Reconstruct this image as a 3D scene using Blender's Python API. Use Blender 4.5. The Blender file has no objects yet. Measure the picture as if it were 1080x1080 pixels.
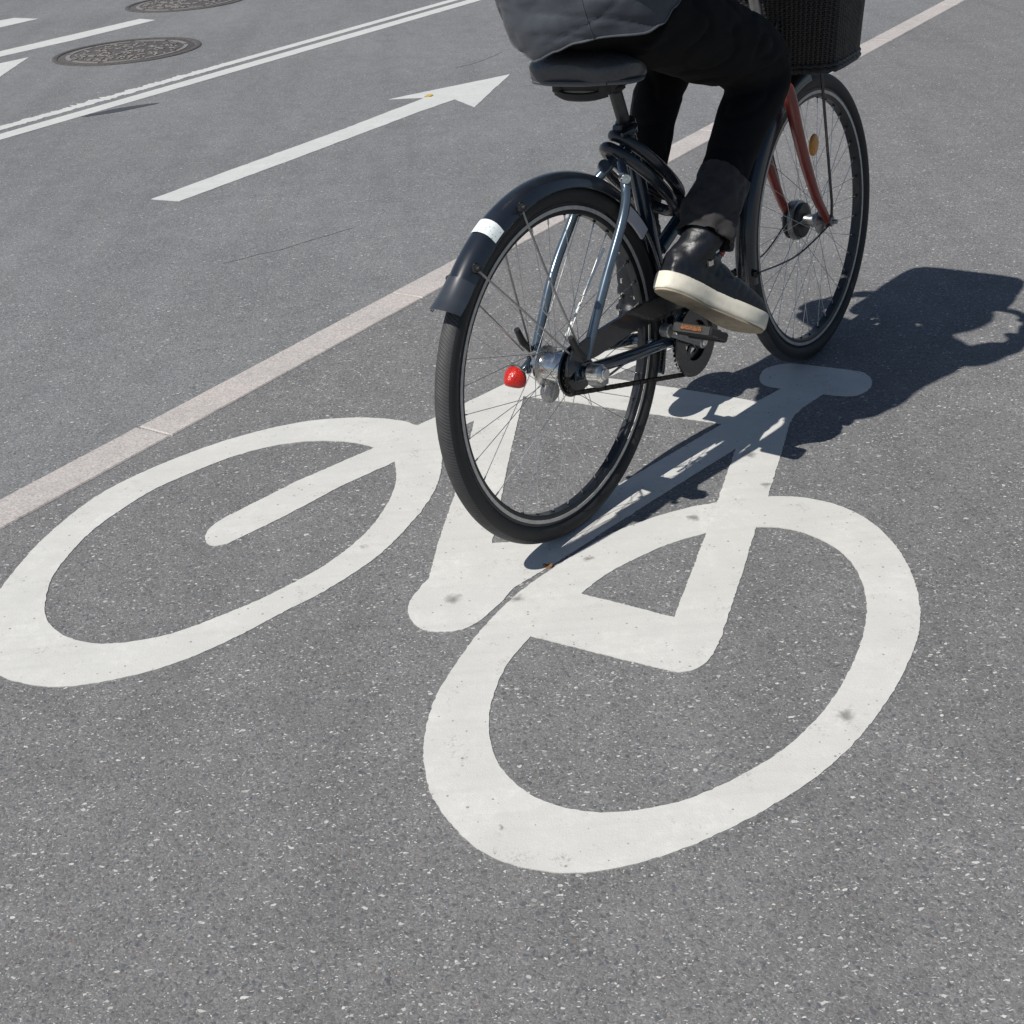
import bpy, bmesh, math, random
from mathutils import Vector, Matrix, noise, geometry
random.seed(7)
PI=math.pi; R=math.radians
CAM_F=[0.0, 0.875855, -0.482575]
CAM_R=[0.997159, -0.036351, -0.065976]
CAM_U=[0.075327, 0.481204, 0.873366]
CAM_C=[0.0, 0.0, 1.35437]
LENS=46.7946
BO=[0.12628, 2.37497, 0.0]
BX=[0.641952, 0.766745, 0.0]
BY=[-0.765436, 0.640856, -0.058404]
BZ=[-0.044781, 0.037493, 0.998293]
LA=[0.821073, -0.570824, 0.0]
LL=[0.570824, 0.821073, 0.0]
SYM = [[('l',[(-0.2126,2.9229),(-0.1044,3.025),(-0.0008,3.1278),(0.2382,3.3572),(0.3756,3.4784)]),('c',[(0.3756,3.4784),(0.4521,3.5369),(0.4999,3.5342),(0.5201,3.4553),(0.5004,3.3592),(0.4624,3.2914)]),('l',[(0.4194,3.2533),(0.2688,3.1235),(0.3722,3.0614),(0.4458,3.0179),(0.5974,2.9209),(0.6074,2.9135),(0.6635,2.9626),(0.6833,2.9791)]),('c',[(0.6833,2.9791),(0.6636,2.9909),(0.6433,3.0118),(0.6419,3.052),(0.6606,3.0972),(0.6905,3.1194),(0.736,3.1262),(0.8041,3.0941),(0.8855,3.0475),(0.9026,3.023),(0.904,2.9805),(0.886,2.9386),(0.8537,2.9099),(0.8298,2.9059),(0.802,2.9134),(0.7712,2.9281)]),('l',[(0.7072,2.862),(0.679,2.824),(0.6594,2.7853),(0.6013,2.6169),(0.5376,2.4401)]),('c',[(0.5376,2.4401),(0.5949,2.4288),(0.6474,2.3996),(0.6934,2.3496),(0.7231,2.2821),(0.7388,2.1866),(0.737,2.0891),(0.7193,1.9907),(0.6877,1.898),(0.6404,1.8109),(0.5886,1.7302),(0.5142,1.6363),(0.4456,1.5689),(0.3762,1.5163),(0.2963,1.4675),(0.214,1.4271),(0.1501,1.4053),(0.0952,1.3942),(0.0415,1.3933),(-0.0113,1.4073),(-0.0579,1.4311),(-0.0957,1.4682),(-0.1278,1.5181),(-0.1542,1.5782),(-0.1673,1.6444),(-0.1701,1.7059),(-0.1637,1.7745),(-0.1472,1.846),(-0.1197,1.9174),(-0.0855,1.9952),(-0.0459,2.0677),(-0.0066,2.1276),(0.0414,2.1856),(0.0959,2.2417),(0.1501,2.2947),(0.2104,2.3431),(0.2707,2.3773),(0.3265,2.4029),(0.375,2.42),(0.4283,2.4302)]),('l',[(0.4283,2.4302),(0.5127,2.6727),(0.3202,2.4834),(0.19,2.3521),(0.1307,2.2901),(0.0739,2.234),(0.0269,2.1877),(-0.0073,2.158)]),('c',[(-0.0073,2.158),(-0.036,2.1052),(-0.0672,2.061),(-0.0849,2.0413),(-0.1111,2.0262),(-0.1371,2.0235),(-0.172,2.0329),(-0.1953,2.0595),(-0.209,2.1013),(-0.2031,2.1451),(-0.186,2.1868),(-0.171,2.216)]),('l',[(-0.171,2.216),(-0.155,2.3461),(-0.1204,2.5628),(-0.0929,2.7689),(-0.0748,2.9249),(-0.1048,2.9),(-0.1611,2.8389)]),('c',[(-0.154,2.8096),(-0.1501,2.7441),(-0.1564,2.6315),(-0.1778,2.5327),(-0.2195,2.4267),(-0.27,2.3252),(-0.3262,2.249),(-0.3858,2.1842),(-0.4443,2.1337),(-0.5237,2.0599),(-0.6012,2.0018),(-0.6796,1.9651),(-0.7597,1.9454),(-0.8263,1.9425),(-0.8907,1.962),(-0.942,1.9915),(-0.9866,2.0355),(-1.0201,2.0917),(-1.0391,2.1512),(-1.0436,2.218),(-1.0339,2.2965),(-1.015,2.4316),(-0.985,2.5441),(-0.9329,2.6706),(-0.8577,2.7702),(-0.7731,2.8496),(-0.6822,2.9163),(-0.5854,2.9661),(-0.4839,2.9974),(-0.3786,2.998),(-0.3075,2.9825),(-0.2482,2.9553),(-0.2126,2.9229)])],[('c',[(-0.2589,2.7357),(-0.2527,2.6611),(-0.2578,2.5804),(-0.2819,2.4813),(-0.3167,2.3937),(-0.3825,2.2934),(-0.4542,2.2214),(-0.5176,2.1688),(-0.5784,2.1276),(-0.64,2.0911),(-0.7019,2.0728),(-0.7503,2.0683),(-0.794,2.0741),(-0.8401,2.0959),(-0.8801,2.133),(-0.9117,2.1831),(-0.9261,2.2358),(-0.936,2.3077),(-0.9322,2.3811),(-0.9072,2.4951),(-0.8621,2.5931),(-0.807,2.6822),(-0.7339,2.7546),(-0.6561,2.8198),(-0.5724,2.8637),(-0.4883,2.8801),(-0.4151,2.8727),(-0.3571,2.8523),(-0.3103,2.8187)]),('l',[(-0.3103,2.8187),(-0.478,2.6749),(-0.6216,2.5236)]),('c',[(-0.6216,2.5236),(-0.6423,2.4874),(-0.6475,2.4517),(-0.6397,2.4227),(-0.6215,2.4082),(-0.5945,2.412)]),('l',[(-0.5945,2.412),(-0.4874,2.5133),(-0.3743,2.6351),(-0.2589,2.7357)])],[('l',[(0.0501,3.0497),(0.1825,2.9832),(0.3105,2.9107),(0.5059,2.8048),(0.2175,2.5259),(0.077,2.4052),(-0.0027,2.3309),(-0.045,2.3315),(-0.0253,2.483),(-0.0017,2.6758)])],[('l',[(0.3864,2.3085),(0.2793,2.0152),(0.1176,2.1185)]),('c',[(0.1176,2.1185),(0.173,2.1806),(0.2336,2.2287),(0.3053,2.2752),(0.3864,2.3085)])],[('c',[(0.4882,2.3162),(0.5333,2.3073),(0.5766,2.2796),(0.6116,2.2367),(0.6353,2.1768),(0.6413,2.1029),(0.6294,2.0126),(0.6005,1.9244),(0.5595,1.8379),(0.5097,1.7556),(0.46,1.6909),(0.4012,1.631),(0.3402,1.5856),(0.2802,1.5506),(0.2218,1.5252),(0.1634,1.5128),(0.1068,1.5119),(0.0679,1.5203),(0.0307,1.5371),(-0.0037,1.5634),(-0.0341,1.6041),(-0.0548,1.6567),(-0.064,1.7175),(-0.061,1.7825),(-0.05,1.8391),(-0.0337,1.895),(-0.0103,1.9436),(0.0171,1.9891)]),('l',[(0.0171,1.9891),(0.1465,1.9129),(0.2389,1.8585)]),('c',[(0.2389,1.8585),(0.2617,1.8472),(0.283,1.8486),(0.3082,1.8634),(0.3293,1.8918),(0.3446,1.9231)]),('l',[(0.3446,1.9231),(0.3632,1.9714),(0.4249,2.1374),(0.4882,2.3162)])]]
ARROW = [('l',[(-1.3159,5.2104),(-1.039,5.6143),(-0.6632,6.1445),(-0.2928,6.7083),(-0.2795,6.7413),(-0.4539,6.7661),(0.1619,7.1687),(-0.0324,6.4375),(-0.1248,6.6479),(-0.3037,6.4141),(-0.8081,5.6879),(-1.1964,5.1484)])]
DASH1 = [('l',[(-3.3128,9.0444),(-3.1232,9.2283),(-2.4164,10.2502),(-2.2785,10.1277),(-2.6885,9.4851),(-3.0559,9.0052),(-3.1917,8.6734)])]
DASH2 = [('l',[(-3.7569,10.6228),(-3.5741,10.7242),(-3.4924,10.8132),(-3.2692,10.6599),(-3.4599,10.3455),(-3.5675,10.0312)])]
HEAD = [('l',[(-3.0682,8.5629),(-2.9774,8.7446),(-2.8399,8.8991),(-2.8293,8.2532),(-2.8248,7.7951)])]
SPOTS = [(0.512,1.697,0.018),(0.37,2.372,0.014),(-0.003,2.117,0.018),(-0.125,2.134,0.02),(-0.053,1.498,0.008),(0.536,2.637,0.02),(0.544,2.49,0.014),(-0.309,2.358,0.01),(0.031,1.781,0.01),(0.142,2.242,0.012)]
sc=bpy.context.scene; col=sc.collection
V=Vector

# ------------------------------------------------------------------ helpers
def cr(pts, n=8, closed=False):
    P=[V(q) for q in pts]; N=len(P); out=[]
    for i in range(N if closed else N-1):
        g=lambda k:P[k%N] if closed else P[max(0,min(N-1,k))]
        a,b,c,d=g(i-1),g(i),g(i+1),g(i+2)
        for k in range(n):
            t=k/n
            out.append(.5*((2*b)+(c-a)*t+(2*a-5*b+4*c-d)*t*t+(3*b-a-3*c+d)*t**3))
    if not closed: out.append(P[-1].copy())
    return out
def crf(vals,n):
    return [q.x for q in cr([V((v,0,0)) for v in vals],n)]

class MB:
    def __init__(s): s.v=[]; s.f=[]; s.m=[]
    def add(s,vs,fs,mi=0):
        o=len(s.v); s.v+= [V(q) for q in vs]; s.f+=[tuple(i+o for i in f) for f in fs]; s.m+=[mi]*len(fs); return s
    def loft(s,rings,cap=True,closed=False,mi=0):
        n=len(rings[0]); vs=[q for r in rings for q in r]; fs=[]
        K=len(rings)
        for i in range(K if closed else K-1):
            j=(i+1)%K
            for k in range(n):
                l=(k+1)%n; fs.append((i*n+k,i*n+l,j*n+l,j*n+k))
        if cap and not closed:
            fs.append(tuple(range(n-1,-1,-1))); fs.append(tuple((K-1)*n+k for k in range(n)))
        return s.add(vs,fs,mi)
    def tube(s,pts,r,n=12,cap=True,closed=False,sx=1.0,mi=0,up=None):
        P=[V(q) for q in pts]; K=len(P)
        rr=r if isinstance(r,(list,tuple)) else [r]*K
        if len(rr)!=K: 
            rr=[rr[0]+(rr[-1]-rr[0])*i/(K-1) for i in range(K)]
        rings=[]; pn=None
        for i in range(K):
            if closed: t=(P[(i+1)%K]-P[i-1]).normalized()
            else: t=(P[min(i+1,K-1)]-P[max(i-1,0)]).normalized()
            if pn is None:
                u_=V(up) if up else (V((0,0,1)) if abs(t.z)<.9 else V((1,0,0)))
                nn=(u_-t*u_.dot(t)).normalized()
            else: nn=(pn-t*pn.dot(t)).normalized()
            pn=nn; b=t.cross(nn)
            rings.append([P[i]+rr[i]*(math.cos(2*PI*k/n)*nn+sx*math.sin(2*PI*k/n)*b) for k in range(n)])
        return s.loft(rings,cap,closed,mi)
    def lathe(s,prof,c=(0,0,0),axis=(0,1,0),n=48,closed=False,a0=0,a1=2*PI,mi=0,ref=(1,0,0)):
        ax=V(axis).normalized(); e=V(ref); e=(e-ax*e.dot(ax)).normalized(); g=ax.cross(e); c=V(c)
        full=abs(a1-a0-2*PI)<1e-6; K=n if full else n+1; rings=[]
        for i in range(K):
            a=a0+(a1-a0)*i/n; d=math.cos(a)*e+math.sin(a)*g
            rings.append([c+d*r+ax*y for r,y in prof])
        m=len(prof); vs=[q for r in rings for q in r]; fs=[]
        for i in range(K if full else K-1):
            j=(i+1)%K
            for k in range(m if closed else m-1):
                l=(k+1)%m; fs.append((i*m+k,i*m+l,j*m+l,j*m+k))
        if closed and not full: fs+= [tuple(range(m)),tuple((K-1)*m+k for k in range(m-1,-1,-1))]
        return s.add(vs,fs,mi)
    def cyl(s,a,b,r,n=16,mi=0,bev=.0):
        a=V(a);b=V(b); L=(b-a).length; bv=min(bev or r*.15,L*.3)
        return s.lathe([(0.0001,0),(r-bv,0),(r,bv),(r,L-bv),(r-bv,L),(0.0001,L)],a,(b-a),n,mi=mi,ref=(1,0,0) if abs((b-a).normalized().x)<.9 else (0,0,1))
    def ell(s,c,rx,ry,rz,n=16,M=None,mi=0):
        rings=[];c=V(c)
        K=n//2
        for i in range(1,K):
            t=PI*i/K
            ring=[V((rx*math.sin(t)*math.cos(2*PI*k/n),ry*math.sin(t)*math.sin(2*PI*k/n),-rz*math.cos(t))) for k in range(n)]
            rings.append([c+(M@q if M else q) for q in ring])
        return s.loft(rings,True,mi=mi)
    def box(s,c,size,M=None,bev=.1,mi=0):
        x,y,z=[q/2 for q in size]; b=min(size)*bev; c=V(c); rings=[]
        def rr(x,y,b): return [(x-b,-y),(x,-y+b),(x,y-b),(x-b,y),(-x+b,y),(-x,y-b),(-x,-y+b),(-x+b,-y)]
        for zz,k in ((-z,b),(-z+b,0),(z-b,0),(z,b)):
            ring=[V((px,py,zz)) for px,py in rr(x-k,y-k,b)]
            rings.append([c+(M@q if M else q) for q in ring])
        return s.loft(rings,True,mi=mi)
    def xf(s,M): s.v=[M@q for q in s.v]; return s
    def build(s,name,mat,parent=None,ang=40,flat=False):
        me=bpy.data.meshes.new(name); me.from_pydata([tuple(q) for q in s.v],[],s.f)
        for m in (mat if isinstance(mat,(list,tuple)) else [mat]): me.materials.append(m)
        me.polygons.foreach_set('material_index',s.m)
        bm=bmesh.new(); bm.from_mesh(me); bmesh.ops.recalc_face_normals(bm,faces=bm.faces[:]); bm.to_mesh(me); bm.free()
        if not flat:
            me.shade_smooth(); me.set_sharp_from_angle(angle=R(ang))
        o=bpy.data.objects.new(name,me); col.objects.link(o)
        if parent: o.parent=parent
        return o
def tag(o,label=None,cat=None,group=None,kind=None):
    if label: o['label']=label
    if cat: o['category']=cat
    if group: o['group']=group
    if kind: o['kind']=kind
    return o
def empty(name,M):
    o=bpy.data.objects.new(name,None); o.empty_display_size=.1; col.objects.link(o); o.matrix_world=M; return o
def remesh(mb,name,mat,parent,vox,smooth_it=3,dis=None):
    o=mb.build(name,mat,parent)
    m=o.modifiers.new('r','REMESH'); m.mode='VOXEL'; m.voxel_size=vox; m.use_smooth_shade=True
    if smooth_it:
        q=o.modifiers.new('s','SMOOTH'); q.factor=.5; q.iterations=smooth_it
    dg=bpy.context.evaluated_depsgraph_get(); e=o.evaluated_get(dg)
    me=bpy.data.meshes.new_from_object(e); o.modifiers.clear(); o.data=me; me.name=name
    if not me.materials:
        me.materials.append(mat)
    if dis:
        ns=[v.normal.copy() for v in me.vertices]
        for v,nm in zip(me.vertices,ns): v.co+=nm*dis(v.co,nm)
    me.shade_smooth()
    return o

# ------------------------------------------------------------------ materials
class NT:
    def __init__(s,name):
        s.mat=bpy.data.materials.new(name); s.mat.use_nodes=True; s.t=s.mat.node_tree; s.t.nodes.clear()
        s.out=s.n('ShaderNodeOutputMaterial'); s.b=s.n('ShaderNodeBsdfPrincipled'); s.l(s.b.outputs[0],s.out.inputs[0])
    def n(s,t,**k):
        x=s.t.nodes.new(t)
        for a,v in k.items(): setattr(x,a,v)
        return x
    def l(s,a,b): s.t.links.new(a,b)
    def set(s,x,**k):
        for a,v in k.items(): x.inputs[a.replace('_',' ')].default_value=v
    def math(s,op,a,b=None,c=None,clamp=False):
        x=s.n('ShaderNodeMath',operation=op,use_clamp=clamp)
        for i,q in enumerate((a,b,c)):
            if q is None: continue
            if isinstance(q,(int,float)): x.inputs[i].default_value=q
            else: s.l(q,x.inputs[i])
        return x.outputs[0]
    def mix(s,f,a,b,mode='MIX'):
        x=s.n('ShaderNodeMix',data_type='RGBA',blend_type=mode)
        for i,q in ((0,f),(6,a),(7,b)):
            if isinstance(q,(int,float)): x.inputs[i].default_value=q
            elif isinstance(q,tuple): x.inputs[i].default_value=q if len(q)==4 else (*q,1)
            else: s.l(q,x.inputs[i])
        return x.outputs[2]
    def ramp(s,f,stops,interp='LINEAR'):
        x=s.n('ShaderNodeValToRGB'); x.color_ramp.interpolation=interp; e=x.color_ramp.elements
        while len(e)<len(stops): e.new(.5)
        for i,(p_,c) in enumerate(stops):
            e[i].position=p_; e[i].color=c if isinstance(c,tuple) and len(c)==4 else ((*c,1) if isinstance(c,tuple) else (c,c,c,1))
        s.l(f,x.inputs[0]); return x.outputs[0]
    def noise(s,vec,scale,detail=3,rough=.5,dist=0):
        x=s.n('ShaderNodeTexNoise'); s.l(vec,x.inputs['Vector']); s.set(x,Scale=scale,Detail=detail,Roughness=rough,Distortion=dist); return x.outputs[0]
    def obj(s): return s.n('ShaderNodeTexCoord').outputs['Object']
def basic(name,c,rough=.5,metal=0,var=.12,scale=60,bump=0,bscale=200,coat=0,spec=.5,sheen=0):
    m=NT(name); o=m.obj(); nz=m.noise(o,scale,4)
    lo=tuple(x*(1-var) for x in c); hi=tuple(min(1,x*(1+var)) for x in c)
    m.l(m.ramp(nz,[(.3,lo),(.7,hi)]),m.b.inputs['Base Color'])
    nr=m.noise(o,scale*.4,3)
    m.l(m.ramp(nr,[(.3,max(0,rough-.08)),(.7,min(1,rough+.08))]),m.b.inputs['Roughness'])
    m.set(m.b,Metallic=metal,Coat_Weight=coat,Specular_IOR_Level=spec,Sheen_Weight=sheen)
    if bump:
        b=m.n('ShaderNodeBump'); b.inputs['Strength'].default_value=bump; b.inputs['Distance'].default_value=.001
        m.l(m.noise(o,bscale,3),b.inputs['Height']); m.l(b.outputs[0],m.b.inputs['Normal'])
    return m.mat

def asphalt(name,tint,white=1.0):
    m=NT(name); o=m.obj()
    # aggregate cells
    wn=m.n('ShaderNodeTexNoise'); m.l(o,wn.inputs['Vector']); m.set(wn,Scale=90.,Detail=2.)
    wv=m.n('ShaderNodeVectorMath',operation='SCALE'); m.l(wn.outputs['Color'],wv.inputs[0]); wv.inputs['Scale'].default_value=.012
    ad=m.n('ShaderNodeVectorMath',operation='ADD'); m.l(o,ad.inputs[0]); m.l(wv.outputs[0],ad.inputs[1]); ov=ad.outputs[0]
    def vor(scale,vec=ov):
        v=m.n('ShaderNodeTexVoronoi',voronoi_dimensions='2D'); m.l(vec,v.inputs['Vector']); m.set(v,Scale=scale); return v
    v1=vor(250.); v2=vor(620.); v3=vor(95.)
    s1=m.n('ShaderNodeSeparateColor'); m.l(v1.outputs['Color'],s1.inputs[0])
    s2=m.n('ShaderNodeSeparateColor'); m.l(v2.outputs['Color'],s2.inputs[0])
    s3=m.n('ShaderNodeSeparateColor'); m.l(v3.outputs['Color'],s3.inputs[0])
    base=m.ramp(s1.outputs[0],[(0,.118),(.12,.150),(.5,.172),(.85,.185),(1,.215)])
    fine=m.ramp(s2.outputs[0],[(0,.74),(.5,.99),(.9,1.10),(1,1.5)])
    c=m.mix(1.0,base,fine,'MULTIPLY')
    # bigger dark and warm stones
    dk=m.math('MULTIPLY',m.math('LESS_THAN',s3.outputs[0],m.math('MULTIPLY',m.noise(o,3.,3,.6),.30)),m.math('LESS_THAN',v3.outputs['Distance'],.30))
    c=m.mix(m.math('MULTIPLY',dk,.6),c,(.070,.078,.092))
    wm=m.math('MULTIPLY',m.math('GREATER_THAN',s1.outputs[1],.994),m.math('LESS_THAN',v1.outputs['Distance'],.4))
    c=m.mix(m.math('MULTIPLY',wm,.6),c,(.27,.17,.12))
    c=m.mix(1.0,c,tint,'MULTIPLY')
    # large scale tone and tyre polishing
    big=m.noise(o,.8,4); c=m.mix(1.0,c,m.ramp(big,[(.3,.93),(.7,1.07)]),'MULTIPLY')
    mid=m.noise(o,9,5,.65); c=m.mix(1.0,c,m.ramp(mid,[(.3,.90),(.7,1.09)]),'MULTIPLY')
    # long faint polished and dirty streaks along the traffic direction
    ms=m.n('ShaderNodeMapping'); m.l(o,ms.inputs[0]); ms.inputs['Rotation'].default_value=(0,0,R(34.8)); ms.inputs['Scale'].default_value=(3.2,.28,1)
    c=m.mix(1.0,c,m.ramp(m.noise(ms.outputs[0],1.4,5,.6),[(.28,.88),(.5,1.0),(.75,1.08)]),'MULTIPLY')
    # hairline scratches
    mh=m.n('ShaderNodeMapping'); m.l(o,mh.inputs[0]); mh.inputs['Rotation'].default_value=(0,0,R(20)); mh.inputs['Scale'].default_value=(1.,14.,1)
    c=m.mix(m.ramp(m.noise(mh.outputs[0],3.2,2,.5,.3),[(.73,0.),(.78,.28)]),c,(.33,.33,.32))
    # sparse pale chips, clumped
    mp=m.n('ShaderNodeMapping'); m.l(ov,mp.inputs[0]); mp.inputs['Rotation'].default_value=(0,0,R(-24)); mp.inputs['Scale'].default_value=(.65,1.15,1)
    clump=m.noise(o,7,3,.6)
    for sc_,th,rad in ((125.,.957,.24),(250.,.946,.30),(420.,.945,.34),(70.,.984,.17)):
        v=vor(sc_,mp.outputs[0]); sp=m.n('ShaderNodeSeparateColor'); m.l(v.outputs['Color'],sp.inputs[0])
        thr=m.math('SUBTRACT',th+.045,m.math('MULTIPLY',clump,.09))
        r_=m.math('MULTIPLY',sp.outputs[1],rad); r_=m.math('ADD',r_,rad*.45)
        k=m.math('MULTIPLY',m.math('GREATER_THAN',sp.outputs[0],thr),m.math('LESS_THAN',v.outputs['Distance'],r_))
        c=m.mix(m.math('MULTIPLY',k,m.math('ADD',.35*white,m.math('MULTIPLY',sp.outputs[2],.6*white))),c,(.60,.59,.56))
    m.l(c,m.b.inputs['Base Color']); m.set(m.b,Roughness=.78,Specular_IOR_Level=.45)
    h=m.math('ADD',m.math('MULTIPLY',v1.outputs['Distance'],-.6),m.math('MULTIPLY',m.noise(o,240,3),.9))
    b=m.n('ShaderNodeBump'); b.inputs['Strength'].default_value=.55; b.inputs['Distance'].default_value=.0016
    m.l(h,b.inputs['Height']); m.l(b.outputs[0],m.b.inputs['Normal'])
    return m.mat

def roadpaint(name,c,wear=.5,spots=(),fray=0):
    m=NT(name); o=m.obj()
    n1=m.noise(o,6,6,.65); n2=m.noise(o,55,5,.7); n3=m.noise(o,420,3,.6)
    k=m.mix(m.ramp(n1,[(.35,1.),(.7,0.)]),c,tuple(x*(1-.17*wear) for x in c))
    k=m.mix(m.math('MULTIPLY',m.ramp(m.noise(o,18,5,.7),[(.40,.9),(.62,0.)]),.55*wear),k,tuple(x*.80 for x in c))
    k=m.mix(m.math('MULTIPLY',m.ramp(n2,[(.42,1.),(.62,0.)]),.45*wear),k,tuple(x*.80 for x in c))
    k=m.mix(m.ramp(n3,[(.25,.35),(.5,0.)]),k,tuple(x*.72 for x in c))
    # pin holes letting asphalt show
    v=m.n('ShaderNodeTexVoronoi',voronoi_dimensions='2D'); m.l(o,v.inputs['Vector']); m.set(v,Scale=130.)
    sp=m.n('ShaderNodeSeparateColor'); m.l(v.outputs['Color'],sp.inputs[0])
    hole=m.math('MULTIPLY',m.math('GREATER_THAN',sp.outputs[0],.965),m.math('LESS_THAN',v.outputs['Distance'],m.math('MULTIPLY',sp.outputs[1],.34)))
    k=m.mix(m.math('MULTIPLY',hole,.65),k,(.17,.16,.15))
    # thin worn places where the aggregate starts to show through
    wm_=m.math('MULTIPLY',m.ramp(m.noise(o,11,6,.75),[(.56,0.),(.74,1.)]),m.ramp(m.noise(o,210,3,.6),[(.46,0.),(.62,1.)]))
    k=m.mix(m.math('MULTIPLY',wm_,.75*wear),k,(.30,.29,.27))
    # faint long tyre scuffs
    mp=m.n('ShaderNodeMapping'); m.l(o,mp.inputs[0]); mp.inputs['Rotation'].default_value=(0,0,R(56)); mp.inputs['Scale'].default_value=(1.2,26,1)
    sc1=m.noise(mp.outputs[0],1.6,4,.6); k=m.mix(m.math('MULTIPLY',m.ramp(sc1,[(.50,0.),(.72,1.)]),.17*wear),k,tuple(x*.62 for x in c))
    for x,y,r in spots:
        d=m.n('ShaderNodeVectorMath',operation='DISTANCE'); 
        w=m.n('ShaderNodeTexNoise'); m.l(o,w.inputs['Vector']); m.set(w,Scale=60.)
        wv=m.n('ShaderNodeVectorMath',operation='SCALE'); m.l(w.outputs['Color'],wv.inputs[0]); wv.inputs['Scale'].default_value=.025
        ad=m.n('ShaderNodeVectorMath',operation='ADD'); m.l(o,ad.inputs[0]); m.l(wv.outputs[0],ad.inputs[1])
        m.l(ad.outputs[0],d.inputs[0]); d.inputs[1].default_value=(x+.0125,y+.0125,.0165)
        k=m.mix(m.math('MULTIPLY',m.math('SUBTRACT',1.,m.math('DIVIDE',d.outputs['Value'],r),clamp=True),1.4,clamp=True),k,(.27,.26,.24))
    m.l(k,m.b.inputs['Base Color']); m.set(m.b,Roughness=.6,Specular_IOR_Level=.35)
    b=m.n('ShaderNodeBump'); b.inputs['Strength'].default_value=.5; b.inputs['Distance'].default_value=.0012
    m.l(m.math('ADD',n3,n2),b.inputs['Height']); m.l(b.outputs[0],m.b.inputs['Normal'])
    return m.mat

ASP_ROAD=asphalt('asphalt_road',(1.06,1.07,1.09,1),.85)
ASP_LANE=asphalt('asphalt_cycle_lane',(1.0,.993,.998,1),1.0)
PAINT=roadpaint('thermoplastic_white',(.715,.708,.670),1.35,SPOTS)
PAINT2=roadpaint('lane_paint_white',(.66,.67,.65),.8)
def granite():
    m=NT('pink_granite'); o=m.obj()
    v=m.n('ShaderNodeTexVoronoi'); m.l(o,v.inputs['Vector']); m.set(v,Scale=260.)
    sp=m.n('ShaderNodeSeparateColor'); m.l(v.outputs['Color'],sp.inputs[0])
    c=m.ramp(sp.outputs[0],[(0,(.34,.315,.30)),(.3,(.43,.405,.385)),(.7,(.475,.445,.425)),(1,(.54,.51,.49))])
    n=m.noise(o,3.5,6,.7); c=m.mix(1.,c,m.ramp(n,[(.3,(.86,.84,.84)),(.5,(.98,.97,.97)),(.72,(1.08,1.03,1.02))]),'MULTIPLY')
    n=m.noise(o,26,5,.7); c=m.mix(m.ramp(n,[(.55,0.),(.75,.5)]),c,(.27,.24,.235))
    m.l(c,m.b.inputs['Base Color']); m.set(m.b,Roughness=.8)
    b=m.n('ShaderNodeBump'); b.inputs['Strength'].default_value=.5; b.inputs['Distance'].default_value=.0012
    m.l(m.noise(o,180,4),b.inputs['Height']); m.l(b.outputs[0],m.b.inputs['Normal']); return m.mat
GRAN=granite()

def tyremat():
    m=NT('tyre_rubber'); o=m.obj(); s=m.n('ShaderNodeSeparateXYZ'); m.l(o,s.inputs[0])
    a=m.math('ARCTAN2',s.outputs[2],s.outputs[0]); r=m.math('SQRT',m.math('ADD',m.math('MULTIPLY',s.outputs[0],s.outputs[0]),m.math('MULTIPLY',s.outputs[2],s.outputs[2])))
    y=m.math('ABSOLUTE',s.outputs[1])
    g=m.math('SINE',m.math('ADD',m.math('MULTIPLY',a,330.),m.math('MULTIPLY',s.outputs[1],620.)))
    g=m.math('MULTIPLY',m.math('SMOOTH_MIN',g,.2,.3),1.)
    tread=m.math('GREATER_THAN',r,.3415)
    ring=m.math('SINE',m.math('MULTIPLY',r,2400.))
    h=m.math('ADD',m.math('MULTIPLY',g,tread),m.math('MULTIPLY',m.math('MULTIPLY',ring,.12),m.math('SUBTRACT',1.,tread)))
    b=m.n('ShaderNodeBump'); b.inputs['Strength'].default_value=.7; b.inputs['Distance'].default_value=.0009
    m.l(h,b.inputs['Height']); m.l(b.outputs[0],m.b.inputs['Normal'])
    n=m.noise(o,30,5,.7)
    dusty=m.mix(m.ramp(n,[(.35,.25),(.7,.8)]),(.032,.033,.036),(.080,.079,.079))
    dark=m.mix(n,(.012,.012,.013),(.022,.022,.023))
    m.l(m.mix(tread,dark,dusty),m.b.inputs['Base Color'])
    m.set(m.b,Roughness=.62); return m.mat
TYRE=tyremat()
STRIPE=basic('sidewall_stripe',(.42,.41,.39),.45,0,.12,80)
RIM=basic('rim_anodised',(.035,.037,.042),.35,.6,.2,90)
BRAKETRACK=basic('rim_brake_track',(.50,.49,.47),.42,.35,.12,90)
SPOKE=basic('spoke_steel',(.60,.60,.60),.35,1,.2,200)
CHROME=basic('polished_alloy',(.72,.71,.69),.2,1,.1,120,.15,300)
GREYAL=basic('cast_alloy',(.36,.36,.36),.38,.9,.15,120,.3,300)
BLUE=basic('dark_blue_enamel',(.028,.050,.080),.22,.35,.15,30,0,coat=.8)
STAYB=basic('steel_blue_enamel',(.105,.140,.178),.22,.55,.15,30,0,coat=.9)
BLACKE=basic('black_enamel',(.013,.014,.017),.28,0,.15,50,coat=.6)
BLACKP=basic('black_plastic',(.018,.018,.019),.45,0,.2,90,.2,400)
FENDER=basic('fender_plastic',(.016,.020,.028),.25,0,.2,20,coat=.5)
FLAP=basic('mudflap_plastic',(.040,.046,.056),.28,0,.15,30,coat=.4)
REDF=basic('red_fork_enamel',(.22,.036,.026),.32,0,.12,30,coat=.5)
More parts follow.
